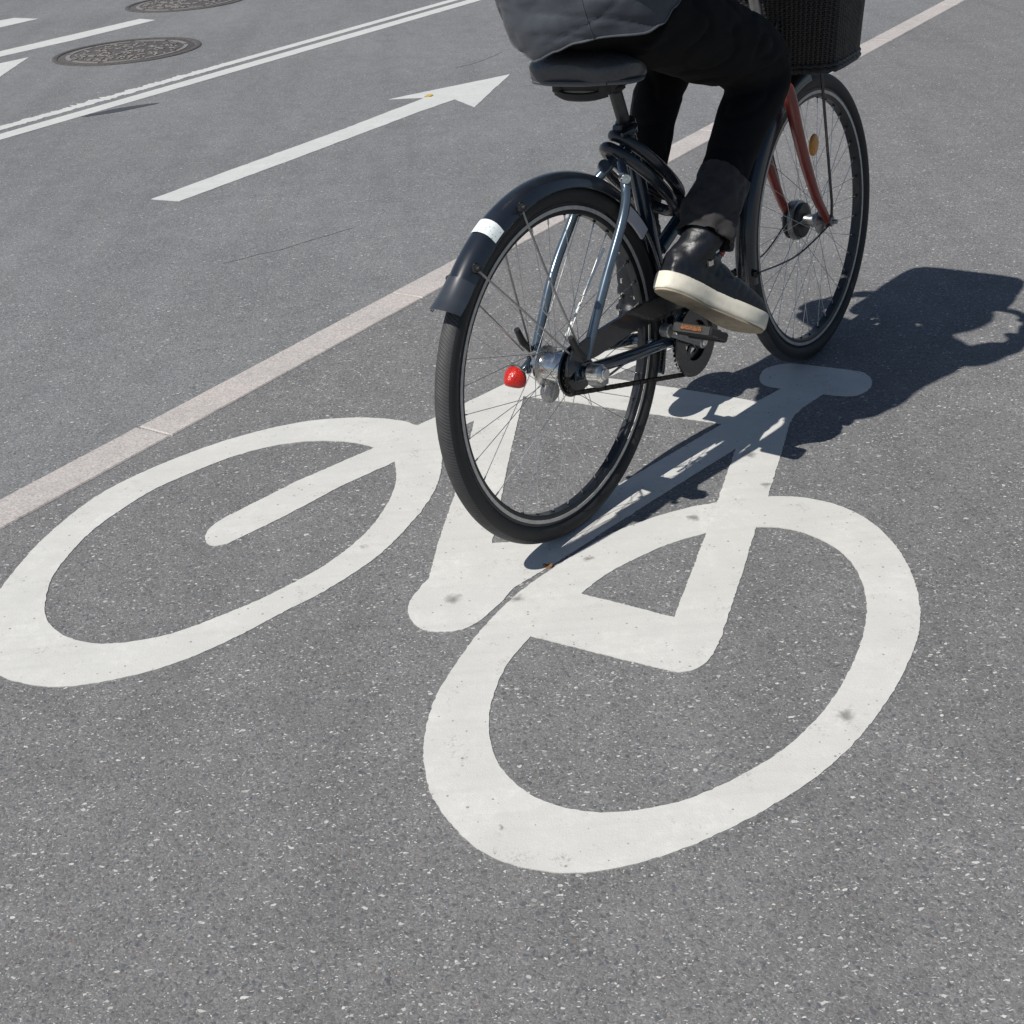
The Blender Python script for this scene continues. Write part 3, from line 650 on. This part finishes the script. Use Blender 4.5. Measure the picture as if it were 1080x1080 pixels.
# drivetrain
b=MB()
n=38; rr=.0745
prof=[(.030,-.046),(.068,-.046),(.070,-.049),(.068,-.052),(.030,-.052)]
b.lathe(prof,BB*1.0,(0,1,0),60,True)
for k in range(n):
    a=2*PI*k/n; b.box(BB+V((.0715*math.cos(a),-.049,.0715*math.sin(a))),(.007,.0025,.006),Matrix.Rotation(-a,3,'Y'),.2)
for k in range(5):
    a=2*PI*k/5+.3; b.box(BB+V((.022*math.cos(a),-.050,.022*math.sin(a))),(.036,.005,.012),Matrix.Rotation(-a,3,'Y'),.2)
b.lathe([(.044,-.058),(.078,-.056),(.080,-.059),(.078,-.062),(.044,-.061)],BB,(0,1,0),60,True)
b.cyl(BB+V((0,-.036,0)),BB+V((0,-.066,0)),.017,20)
cs=b.build('chainring',BLACKE,bike)
RE=V((.252,-.086,.350)); LE=V((.558,.086,.194))
MB().tube([BB+V((0,-.072,0)),RE],[.0125,.0095],12,sx=.6).cyl(BB+V((0,-.062,0)),BB+V((0,-.081,0)),.0155,16).cyl(RE+V((0,.008,0)),RE+V((0,-.012,0)),.014,14).build('crank_arm',GREYAL,bike)
MB().tube([BB+V((0,.066,0)),LE],[.0125,.0095],12,sx=.6).cyl(BB+V((0,.036,0)),BB+V((0,.074,0)),.0155,16).build('crank_arm',GREYAL,bike)
MB().cyl(BB+V((0,-.080,0)),BB+V((0,-.0845,0)),.0095,16).build('crank_bolt',CHROME,bike)
def pedal(c,pitch,s):
    M=Matrix.Rotation(pitch,3,'Y')
    b=MB(); c=V(c)
    T=lambda x,y,z:c+M@V((x,y,z))
    b.cyl(T(0,.052*-s,0),T(0,.045*s,0),.0105,14)
    for e in (-1,1): b.box(T(.032*e,0,0),(.011,.086,.021),M,.2)
    for e in (-1,1): b.box(T(0,.041*e,0),(.070,.009,.016),M,.2)
    for e in (-.5,0,.5): b.box(T(0,.05*e,0.003),(.058,.006,.010),M,.2)
    p=b.build('pedal',BLACKP,bike)
    for e in (-1,1): MB().box(T(.038*e,.0,0.001),(.003,.048,.010),M,.2).build('pedal_reflector',AMBER_SHADE,p)
    MB().cyl(T(0,.062*-s,0),T(0,.050*-s,0),.012,8).build('pedal_axle',CHROME,p)
    return p
pedal((.276,-.152,.346),R(30),-1); pedal((.556,.152,.192),R(28),1)
# chain: two tangent runs and two arcs, link by link
def chainpath():
    c1=V((0,.35)); r1=.0425; c2=V((BB.x,BB.z)); r2=.0745; pts=[]
    d=c2-c1; L=d.length; th=math.atan2(d.y,d.x); al=math.acos((r1-r2)/L)
    def arc(c,r,a,b,n): return [c+V((math.cos(a+(b-a)*i/n),math.sin(a+(b-a)*i/n)))*r for i in range(n+1)]
    pts+=arc(c2,r2,th+al,th-al,40); pts+=arc(c1,r1,th-al,th-al-(2*PI-2*al),40)
    return pts
cp=chainpath(); cp.append(cp[0]); b=MB(); acc=0; nxt=0; k=0
for i in range(len(cp)-1):
    a,c=cp[i],cp[i+1]; L=(c-a).length
    while nxt<=acc+L and L>0:
        q=a.lerp(c,(nxt-acc)/L); t=(c-a).normalized(); M=Matrix.Rotation(-math.atan2(t.y,t.x),3,'Y')
        w=.0030 if k%2 else .0042
        for s in (-1,1): b.box((q.x,-.048+s*w,q.y),(.0150,.0010,.0082),M,.3)
        b.box((q.x,-.048,q.y),(.007,.006,.006),M,.3)
        nxt+=.0127; k+=1
    acc+=L
b.build('chain',basic('oily_chain',(.045,.042,.040),.4,.8,.3,200),bike)
# chain guard
pg=[(-.055,.360),(-.045,.392),(-.01,.408),(.10,.416),(.25,.414),(.37,.392),(.445,.355),(.478,.305),(.486,.262),(.470,.262),(.458,.300),(.425,.337),(.36,.362),(.25,.374),(.12,.372),(.04,.368),(.0,.372),(-.03,.366)]
b=MB(); P_=[q for q in cr([V((x,0,z)) for x,z in pg],3,True)]
ins=[]; cxm=V((.2,0,.385))
b.loft([[q+V((0,-.058,0)) for q in P_],[q+V((0,-.066,0)) for q in P_]],False)
tr=geometry.tessellate_polygon([[V((q.x,q.z,0)) for q in P_]])
b.add([q+V((0,-.058,0)) for q in P_],[tuple(t) for t in tr]); b.add([q+V((0,-.0665,0)) for q in P_],[tuple(t) for t in tr])
b.build('chain_guard',BLACKE,bike,30)

# fork and steering
b=MB()
for s in (-1,1):
    b.tube(cr([(.862,s*.020,.712),(.864,s*.040,.708),(.872,s*.046,.680),(.896,s*.048,.610),(.938,s*.048,.520),(.990,s*.048,.430),(1.032,s*.050,.375),(1.050,s*.050,.352)],6),crf([.012,.0135,.0150,.0145,.0132,.0115,.0098,.009],6),14)
    b.box((WB,s*.051,.350),(.030,.006,.026),None,.3)
b.box((.864,0,.712),(.036,.07,.026),None,.35)
b.xf(S).build('fork',REDF,bike)
b=MB(); b.tube([(.842,0,.805),(.790,0,.95),(.772,0,1.00)],.0125,14).tube(cr([(.778,0,.985),(.785,0,1.012),(.81,0,1.022),(.835,0,1.025)],4),.014,12); b.cyl((.828,-.026,1.025),(.828,.026,1.025),.019,16)
b.xf(S).build('stem',GREYAL,bike)
b=MB(); hb=[(.66,-.275,1.015),(.70,-.268,1.030),(.77,-.245,1.050),(.822,-.20,1.052),(.838,-.10,1.035),(.830,0,1.025),(.838,.10,1.035),(.822,.20,1.052),(.77,.245,1.050),(.70,.268,1.030),(.66,.275,1.015)]
b.tube(cr(hb,6),.0112,12); b.xf(S); hbo=b.build('handlebar',CHROME,bike)
for s in (-1,1):
    b=MB().tube([(.635,s*.280,1.004),(.70,s*.268,1.030),(.742,s*.256,1.043)],[.0175,.0165,.0165],14).xf(S); b.build('grip',BLACKP,hbo)
    b=MB().cyl((.775,s*.243,1.046),(.790,s*.234,1.046),.018,14).tube(cr([(.785,s*.245,1.040),(.775,s*.272,1.018),(.72,s*.290,1.000),(.67,s*.296,.992)],5),[.007,.0045],8,sx=1.4).xf(S); b.build('brake_lever',GREYAL,hbo)
    b=MB().tube(cr([(.80,s*.255,1.045),(.86,s*.18,1.03),(.88,s*.06,.93),(.85,s*.025,.82),(.83,s*.02,.70)],6),.0025,8).xf(S); b.build('brake_cable',BLACKP,hbo)
b=MB().lathe([(.0001,.0),(.020,.0),(.024,.006),(.020,.018),(.0001,.024)],(.79,.215,1.065),(0,0,1),20).xf(S); b.build('bell',CHROME,hbo)
b=MB().cyl((.87,-.03,.93),(.93,-.03,.925),.026,20).cyl((.83,-.0,.94),(.88,-.03,.93),.008,8).xf(S); b.build('front_light',CHROME,bike)

# basket: woven strands on stakes
BK=empty if 0 else None
bx0,bx1=.866,1.095; zb,ztop=.742,1.000
def bper(t,z,off=0):
    """point on the basket wall; t in 0..1 round the rounded-rectangle plan"""
    k=(z-zb)/(ztop-zb); g=.026*k
    xr=bx0-g*.4-off; xf_=bx1+g+off; wr=.152+g+off; wf=.126+g+off; rc=.070
    pts=[(xr,-wr),(xf_,-wf),(xf_,wf),(xr,wr)]
    out=[];
    for i in range(4):
        a=V(pts[i]); p_=V(pts[i-1]); n_=V(pts[(i+1)%4]); d1=(p_-a).normalized(); d2=(n_-a).normalized()
        c=[a+d1*rc,a+d1*rc*.35+d2*rc*.08,a+(d1+d2)*rc*.22,a+d2*rc*.35+d1*rc*.08,a+d2*rc]; out+=c
    return out
def per_sample(z,off,n):
    pp=bper(0,z,off); pp=pp+[pp[0]]; Ls=[0]
    for i in range(len(pp)-1): Ls.append(Ls[-1]+(pp[i+1]-pp[i]).length)
    T=Ls[-1]; out=[]; j=0
    for k in range(n):
        s=T*k/n
        while Ls[j+1]<s: j+=1
        u_=(s-Ls[j])/(Ls[j+1]-Ls[j]); q=pp[j].lerp(pp[j+1],u_); d=(pp[j+1]-pp[j]).normalized(); out.append((q,V((d.y,-d.x))))
    return out
b=MB(); NS=92; rows=54
for r_ in range(rows):
    z=zb+.006+(ztop-zb-.012)*r_/(rows-1); sm=per_sample(z,0,NS*4); pts=[]
    for k,(q,n_) in enumerate(sm):
        ph=math.cos(PI*k/4+(PI if r_%2 else 0)); q2=q+n_*.0019*ph; pts.append((q2.x,q2.y,z))
    b.tube(pts,.0026,5,closed=True)
bo=b.xf(S).build('basket',WICKER,bike)
b=MB()
s0=per_sample(zb,0,NS); s1=per_sample(ztop,0,NS)
for k in range(0,NS): 
    b.tube([(s0[k][0].x,s0[k][0].y,zb-.002),(s1[k][0].x,s1[k][0].y,ztop)],.0037,6)
b.xf(S).build('basket_stakes',WICKER,bo)
for pair in (((zb-.003,.0065),(zb+.007,.005)),((ztop,.010),(ztop+.012,.008))):
    b=MB()
    for z,r_ in pair:
        sm=per_sample(min(z,ztop),.002,NS*2); b.tube([(q.x,q.y,z+.0015*math.sin(k*1.6)) for k,(q,n_) in enumerate(sm)],r_,8,closed=True)
    b.xf(S).build('basket_rim',WICKER,bo)
b=MB(); sm=per_sample(zb,-.003,60); ring=[V((q.x,q.y,zb-.004)) for q,_ in sm]
b.loft([ring,[q+V((0,0,.006)) for q in ring]],True); b.xf(S).build('basket_base',WICKER,bo)
b=MB()
for s in (-1,1):
    b.tube([(.955,s*.084,.744),(.960,s*.084,.70),(1.046,s*.064,.40),(WB,s*.059,.352)],.0036,8)
b.tube([(.955,-.084,.738),(.955,.084,.738)],.0036,8)
b.xf(S).build('basket_strut',BLACKE,bo)
b=MB(); b.box((.852,0,.93),(.02,.10,.05),None,.2).box((.846,-.04,.955),(.016,.02,.04),None,.2).tube([(.80,0,.935),(.852,0,.93)],.010,10); b.xf(S).build('basket_bracket',GREYAL,bo)

# cable lock wound around the seat tube
lk=empty('cable_lock',MW@Matrix.Translation((.33,0,.62))); tag(lk,'thick dark coiled cable lock wound round the seat tube under the saddle','bicycle lock')
b=MB(); c0=V((.0,0,.0)); ax=V((.78,0,-.625)); up_=V((.625,0,.78)); pts=[]
N=96
for i in range(N+1):
    t=i/N; a=2*PI*2.0*t+PI*.9
    pts.append(ax*(.125*math.cos(a)+.006*math.sin(a*.5))+V((0,1,0))*(.050*math.sin(a))+up_*(.036-.062*t+.008*math.sin(a))+V((.0,0,.012)))
b.tube(pts,.0118,14); lko=b.build('lock_cable',CABLEM,lk)
b=MB().tube([(.075,-.036,-.055),(.10,-.030,-.075),(.135,-.020,-.100)],[.015,.017,.017],14).cyl((.060,-.040,-.045),(.078,-.036,-.057),.019,14); b.build('lock_barrel',BLACKP,lk)
b=MB().cyl((.07,-.058,-.050),(.076,-.062,-.054),.006,10); b.build('lock_keyhole',GREYAL,lk)

# ------------------------------------------------------------------ rider
rd=empty('person',MW@Matrix.Translation((.16,0,.90))); OFF=V((.16,0,.90))
tag(rd,'cyclist in charcoal jacket, black trousers and black boots riding over the painted symbol','person')
def rel(mb): return mb.xf(Matrix.Translation(-OFF))
# trousers
def fold(p_,nm):
    q=V((p_.x*9,p_.y*9,p_.z*15)); 
    rd_=1-abs(noise.noise(V((p_.x*8+p_.z*9,p_.y*9,p_.z*17-p_.x*7)))*2.2)
    return .0045*noise.noise(q)+.0025*noise.noise(q*2.6)-.006*max(0,rd_)**4
def legs(grow=0,low=0):
    b=MB()
    b.ell((.195,-.016,.985),.106+grow,.138+grow,.088+grow,24)
    for s,hip,knee,ank in ((-1,(.20,-.092,.975),(.612,-.120,.800),(.352,-.134,.545)),(1,(.21,.068,.975),(.640,.118,.842),(.486,.130,.510))):
        hip,knee,ank=V(hip),V(knee),V(ank)
        P_=cr([hip,hip.lerp(knee,.5)+V((0,0,.006)),knee+V((-.002,0,.0)),knee.lerp(ank,.38)+V((-.002,0,0)),ank],8)
        rr=crf([.088,.087,.067,.054,.047],8)
        b.tube(P_,[r+grow for r in rr],20)
    return b
tb=legs(); remesh(rel(tb),'trousers',TROUS,rd,.0075,3,fold)
# turned-up cuffs
def cuff(a,b_,r0,r1,seed):
    a=V(a); b_=V(b_); t=(b_-a).normalized(); e=V((1,0,0)); e=(e-t*e.dot(t)).normalized(); g=t.cross(e); rings=[]
    n=60; K=26
    for i in range(K+1):
        u_=i/K; c=a.lerp(b_,u_); r=r0+(r1-r0)*u_; ring=[]
        for k in range(n):
            th=2*PI*k/n; rr=r+(.3+.7*u_)*.015*noise.noise(V((math.cos(th)*1.7,math.sin(th)*1.7,u_*2.5+seed)))+(.3+.7*u_)*.005*noise.noise(V((math.cos(th)*4,math.sin(th)*4,u_*6+seed)))
            off=(.016*noise.noise(V((math.cos(th)*1.2,math.sin(th)*1.2,seed+7)))+.010*math.cos(th))*(1 if i in (0,K) else 0)
            rr-=.0045*max(0,1-abs(noise.noise(V((math.cos(th)*1.6+u_*2,math.sin(th)*1.6-u_*1.5,u_*5+seed)))*2.4))**4
            ring.append(c+t*off+rr*(math.cos(th)*e+math.sin(th)*g))
        rings.append(ring)
    inner=[[a.lerp(b_,u_)+(q-a.lerp(b_,u_))*.9 for q in rg] for rg,u_ in ((rings[-1],1),)]
    rings.append([q+(b_-q)*.10 for q in rings[-1]]); rings.append([q+(a-b_)*.2 for q in rings[-1]])
    return MB().loft(rings,True)
rel(cuff((.424,-.131,.618),(.338,-.136,.520),.0535,.0575,1.)).build('cuff',CUFFM,rd,80)
rel(cuff((.505,.129,.560),(.480,.131,.468),.050,.054,4.)).build('cuff',CUFFM,rd,80)
# boots
def boot(heel,D,up_hint,ank,side,roll):
    heel=V(heel); D=V(D).normalized(); N=V(up_hint); N=(N-D*N.dot(D)).normalized(); B=N.cross(D)
    N=(N*math.cos(roll)+B*math.sin(roll)).normalized(); B=N.cross(D)
    def T(x,y,z): return heel+D*x+B*y+N*z
    # sole outline
    xs=[0,.006,.03,.07,.12,.17,.21,.25,.278,.292,.297]; hw=[.006,.022,.035,.038,.034,.040,.047,.045,.033,.017,.004]
    X_=crf(xs,3); W_=crf(hw,3); bend=lambda x:.010*max(0,(x-.20)/.1)**2
    def outline(k,z,ins=0):
        l=[T(x,(w-ins*min(1,w/.02))*1.0+side*.004*math.sin(x*12),z+bend(x)) for x,w in zip(X_,W_)]
        r=[T(x,-(w-ins*min(1,w/.02))+side*.004*math.sin(x*12),z+bend(x)) for x,w in zip(X_,W_)]
        return l+r[::-1]
    root_s=MB().loft([outline(0,.003,.004),outline(0,.0055,.001),outline(0,.012,.0),outline(0,.023,-.0005),outline(0,.034,.0),outline(0,.037,.003)],True)
    so=rel(root_s)
    up=MB(); rings=[]
    secs=[(.008,.020,.030,.050),(.030,.033,.035,.080),(.065,.036,.036,.100),(.10,.034,.036,.088),(.14,.035,.036,.070),(.18,.041,.036,.058),(.22,.043,.036,.050),(.255,.038,.036,.040),(.28,.024,.036,.028),(.290,.010,.036,.012)]
    ss=list(zip(crf([a[0] for a in secs],3),crf([a[1] for a in secs],3),crf([a[3] for a in secs],3)))
    for x,w,h in ss:
        ring=[]
        for k in range(24):
            a=2*PI*k/24; c,s_=math.cos(a),math.sin(a)
            yy=w*math.copysign(abs(c)**.8,c); zz=.034+bend(x)+(h*abs(s_)**.9 if s_>0 else -.002)
            ring.append(T(x,yy+side*.004*math.sin(x*12),zz))
        rings.append(ring)
    up.loft(rings,True)
    a=V(ank); base=T(.060,0,.070); up.tube([T(.062,0,.045),base,base.lerp(a,.45),a],[.040,.041,.0415,.042],24)
    return so,rel(up),T
def wr(p_,nm):
    rd_=1-abs(noise.noise(V((p_.x*20,p_.y*20,p_.z*62)))*2.3)
    return -.0022*max(0,rd_)**3+.0012*noise.noise(p_*60)+.0022*noise.noise(V((p_.x*18,p_.y*18,p_.z*55)))
for heel,D,ank,side,lab in (((.213,-.098,.452),(.757,-.324,-.565),(.350,-.134,.535),-1,'r'),((.398,.128,.232),(.88,.10,-.16),(.474,.130,.425),1,'l')):
    so,up,T=boot(heel,D,(0,0,1),ank,side,R(17) if side<0 else R(-4))
    shoe=remesh(up,'boot',LEATH,rd,.005,2,wr)
    s_o=so.build('sole',SOLE,shoe,50)
    # tan outsole: thin separate slab below the cream sole
    D_=V(D).normalized(); N_=(T(0,0,1)-T(0,0,0)).normalized()
    o2=MB(); o2.v=[q for q in so.v]; o2.f=list(so.f); o2.m=list(so.m)
    me=MB(); vs=[]; hz=[(q+OFF-V(heel)).dot(N_) for q in so.v]
    L_=len(so.v)//6; r0=so.v[:L_]; c0=sum(r0,V())/L_
    low=[c0+(q-c0)*.985-N_*.0045 for q in r0]; hi=[c0+(q-c0)*.99-N_*.0004 for q in r0]
    me.loft([low,hi],True).build('outsole',OUTS,shoe,50)
    # ankle strap and buckle
    for zz,yy in (((.095,.0),(.125,.006)) if side<0 else ((.085,0),(.120,.002),(.155,.004))):
        c=T(.058+yy,0,zz); tdir=(V(ank)-T(.06,0,.07)).normalized(); b=MB(); e=D_; g=tdir.cross(e).normalized(); e=g.cross(tdir)
        P_=[c+.0445*(math.cos(t)*e+math.sin(t)*g) for t in [2*PI*k/32 for k in range(32)]]
        b.tube(P_,.0022 if side<0 else .0038,8,closed=True,sx=1.,up=tuple(tdir)); b.xf(Matrix.Translation(-OFF)); st_=b.build('boot_strap',LEATH,shoe) if side>0 else shoe
        t=R(-62) if side<0 else R(118+40); q=c+.050*(math.cos(t)*e+math.sin(t)*g)
        MB().box(q-OFF,(.016,.010,.016),None,.3).build('buckle',CHROME,st_)
        if side>0:
            t=R(200); q=c+.050*(math.cos(t)*e+math.sin(t)*g); MB().box(q-OFF,(.012,.012,.014),None,.3).build('buckle',CHROME,st_)
# jacket torso as a loft from hem to collar
JX=[ # z, cx, a(depth), b(width)
 (.000,.196,.142,.172),(.045,.180,.146,.170),(.10,.166,.145,.166),(.18,.160,.138,.162),(.28,.170,.132,.165),(.38,.195,.126,.176),(.46,.225,.114,.180),(.51,.245,.090,.145),(.545,.262,.065,.080),(.575,.275,.060,.066)]
def hem(th):
    # height of the hem round the body; th=0 front, 90 left, 180 back, 270 right
    t=math.degrees(th)%360
    H=[(0,1.0),(60,.998),(90,.975),(100,.962),(120,.950),(135,.943),(150,.932),(160,.920),(168,.911),(175,.917),(185,.929),(200,.942),(215,.947),(240,.944),(255,.952),(270,.975),(290,.998),(360,1.0)]
    for (a,za),(b_,zb_) in zip(H,H[1:]):
        if t<=b_:
            u_=(t-a)/(b_-a); u_=u_*u_*(3-2*u_) if b_-a>12 else u_; return za+(zb_-za)*u_
    return 1.0
def jrings():
    cols=list(zip(*JX)); n=10; zz=crf(cols[0],n); cx=crf(cols[1],n); aa=crf(cols[2],n); bb=crf(cols[3],n); rings=[]
    m=144
    def pt(i,th,ins=0):
        z0=zz[i]; k=max(0,1-z0/.20)
        x=cx[i]+(aa[i]-ins)*math.cos(th); y=(bb[i]-ins)*math.sin(th)-.018*max(0,1-z0/.3)
        x+= -.018*max(0,-math.cos(th))**3*math.exp(-((z0-.0)/.07)**2)  # hem drawn out at the back
        z=.935+z0+k*(hem(th)-.935)
        q=V((x,y,z)); nrm=V((math.cos(th),math.sin(th),0))
        d=.005*noise.noise(V((x*7,y*7,z*16)))+.004*noise.noise(V((x*15+z*9,y*15,z*34)))
        d+=.004*math.sin(14*z+26*x+3*noise.noise(q*6))*math.exp(-(z0/.25)**2)
        w_=V((x*5+z*7,y*5-z*6,z*9)); rd_=1-abs(noise.noise(w_*1.5+V((3,1,2)))*2.2); d-=.0036*max(0,rd_)**4
        rd_=1-abs(noise.noise(V((x*9-z*14,y*9+z*8,z*16+4)))*2.4); d-=.0030*max(0,rd_)**5
        return q+nrm*d
    for i in range(len(zz)): rings.append([pt(i,2*PI*k/m) for k in range(m)])
    inner=[V((q.x*.975+.0045,q.y*.965,q.z+.001)) for q in rings[0]]; inner2=[V((q.x*.96+.007,q.y*.95,q.z+.05)) for q in rings[0]]
    return [inner2,inner]+rings
b=MB().loft(jrings(),False)
n_=144; top=len(b.v)-n_; b.f.append(tuple(top+k for k in range(n_))); b.m.append(0)
for s in (-1,1):
    P_=cr([(.240,s*.130,1.395),(.275,s*.168,1.370),(.35,s*.195,1.30),(.43,s*.215,1.225),(.50,s*.242,1.145),(.585,s*.268,1.050)],7)
    b.tube(P_,crf([.060,.062,.056,.050,.044,.037],7),20)
jk=rel(b).build('jacket',JACK,rd,70)
b=MB(); hp=[]
jr=jrings()[2]
b.tube([q+V((0,0,.001)) for q in jr],.0021,8,closed=True); rel(b).build('jacket_hem',JACKL,jk)
b=MB(); jrr=jrings()[2:]
sidek=int(144*212/360)
b.tube([r_[sidek]+(r_[sidek]-V((.165,0,r_[sidek].z))).normalized()*.0002 for r_ in jrr[:48]],.0013,6); rel(b).build('jacket_seam',JACK,jk)
# body: one continuous remeshed surface (head, neck, trunk, arms, hands, lower legs)
b=MB(); hc=V((.315,0,1.655))
b.ell(hc+V((-.012,0,.020)),.092,.074,.098,24); b.ell(hc+V((.022,0,-.045)),.062,.055,.070,20); b.ell(hc+V((.052,0,-.092)),.026,.028,.020,12)
b.tube([hc+V((.078,0,.022)),hc+V((.094,0,-.010)),hc+V((.102,0,-.028)),hc+V((.084,0,-.036))],[.008,.010,.012,.008],10)
for s in (-1,1):
    b.ell(hc+V((-.005,s*.076,-.004)),.018,.009,.030,12); b.ell(hc+V((.070,s*.030,.030)),.016,.022,.008,10); b.ell(hc+V((.060,s*.038,-.030)),.022,.020,.020,10)
b.ell(hc+V((.076,0,-.060)),.012,.022,.006,10)
b.tube([(.275,0,1.600),(.262,0,1.53),(.245,0,1.45)],[.052,.052,.062],20)
b.ell((.20,0,1.32),.10,.15,.15,20); b.ell((.165,0,1.12),.095,.12,.13,20)
b.ell((.195,-.014,.985),.07,.09,.05,20)
S3=S
for s in (-1,1):
    b.tube(cr([(.240,s*.13,1.395),(.35,s*.197,1.30),(.43,s*.217,1.225),(.585,s*.268,1.05)],5),crf([.045,.042,.036,.026],5),14)
    wrs=V((.590,s*.269,1.050)); palm=V((.655,s*.276,1.040))
    b.tube([wrs,palm.lerp(wrs,.4),palm,palm+V((.028,-s*.006,-.004))],[.022,.024,.024,.018],14,sx=1.1)
    for k,(dl,yy) in enumerate(((0,.0),(.019,-.004),(.037,-.008),(.054,-.012))):
        base=V((.640+dl,s*(.282+yy),1.040+dl*.35)); ln=(.9,1.05,1.0,.85)[k]
        b.tube(cr([base,base+V((.004,s*.026*ln,.006)),base+V((.006,s*.034*ln,-.012)),base+V((.004,s*.024*ln,-.030)),base+V((.002,s*.006,-.038))],4),[.0092,.0085,.008,.0078,.0072]and .0085,10)
    b.tube(cr([palm+V((.0,-s*.018,-.004)),palm+V((.028,-s*.036,-.010)),palm+V((.048,-s*.034,-.028)),palm+V((.056,-s*.014,-.036))],4),.0098,10)
for hip,knee,ank in (((.215,-.080,.965),(.612,-.120,.800),(.345,-.136,.515)),((.22,.062,.965),(.640,.118,.842),(.474,.130,.400))):
    b.tube(cr([V(hip),V(hip).lerp(V(knee),.5)+V((0,0,.006)),V(knee),V(ank)],6),crf([.045,.045,.036,.028],6),14)
body=remesh(rel(b),'body',SKIN,rd,.0058,2)
b=MB(); b.ell(hc+V((-.024,0,.030)),.100,.083,.104,28); 
b.tube(cr([hc+V((-.075,0,.02)),hc+V((-.105,0,-.05)),hc+V((-.10,0,-.13)),hc+V((-.085,0,-.17))],5),crf([.045,.04,.032,.015],5),16)
hair=remesh(rel(b),'hair',HAIRM,rd,.007,2,lambda q,n:.005*noise.noise(V((q.x*60,q.y*60,q.z*14))))
for v in hair.data.vertices:
    q=v.co+OFF-hc
    if q.x>.045 and q.z<.055: v.co.x-=(q.x-.045)*.98
for s in (-1,1):
    MB().ell(hc+V((.083,s*.030,.010))-OFF,.010,.012,.0085,14).build('eye',EYEM,body)
MB().ell(hc+V((.087,0,-.058))-OFF,.006,.024,.0055,14).build('mouth',LIPM,body)

# ------------------------------------------------------------------ light, world, camera
AZ=55.5; TE=.72
el=math.atan(1/TE); d=V((TE*math.sin(R(AZ)),TE*math.cos(R(AZ)),-1)).normalized()
sun=bpy.data.lights.new('sun','SUN'); sun.energy=4.6; sun.angle=R(.53); sun.color=(1,.965,.91)
so=bpy.data.objects.new('sun',sun); col.objects.link(so); so.rotation_euler=d.to_track_quat('-Z','Y').to_euler(); so.location=(-3,-3,6)
w=bpy.data.worlds.new('World'); sc.world=w; w.use_nodes=True; nt=w.node_tree; bg=nt.nodes['Background']
sky=nt.nodes.new('ShaderNodeTexSky'); sky.sky_type='NISHITA'; sky.sun_disc=False; sky.sun_elevation=el
sd_=-d; sky.sun_rotation=math.atan2(sd_.x,sd_.y); sky.air_density=1.; sky.dust_density=.6; sky.ozone_density=1.2
nt.links.new(sky.outputs[0],bg.inputs[0]); bg.inputs[1].default_value=.06
cam=bpy.data.cameras.new('camera'); co=bpy.data.objects.new('camera',cam); col.objects.link(co)
F_,R_,U_=V(CAM_F),V(CAM_R),V(CAM_U)
co.matrix_world=Matrix(((R_.x,U_.x,-F_.x,CAM_C[0]),(R_.y,U_.y,-F_.y,CAM_C[1]),(R_.z,U_.z,-F_.z,CAM_C[2]),(0,0,0,1)))
cam.sensor_width=36; cam.lens=LENS; cam.clip_end=2000; cam.clip_start=.05
sc.camera=co
sc.view_settings.view_transform='Standard'; sc.view_settings.look='None'; sc.view_settings.exposure=0; sc.view_settings.gamma=1
sc.render.resolution_x=1024; sc.render.resolution_y=1024
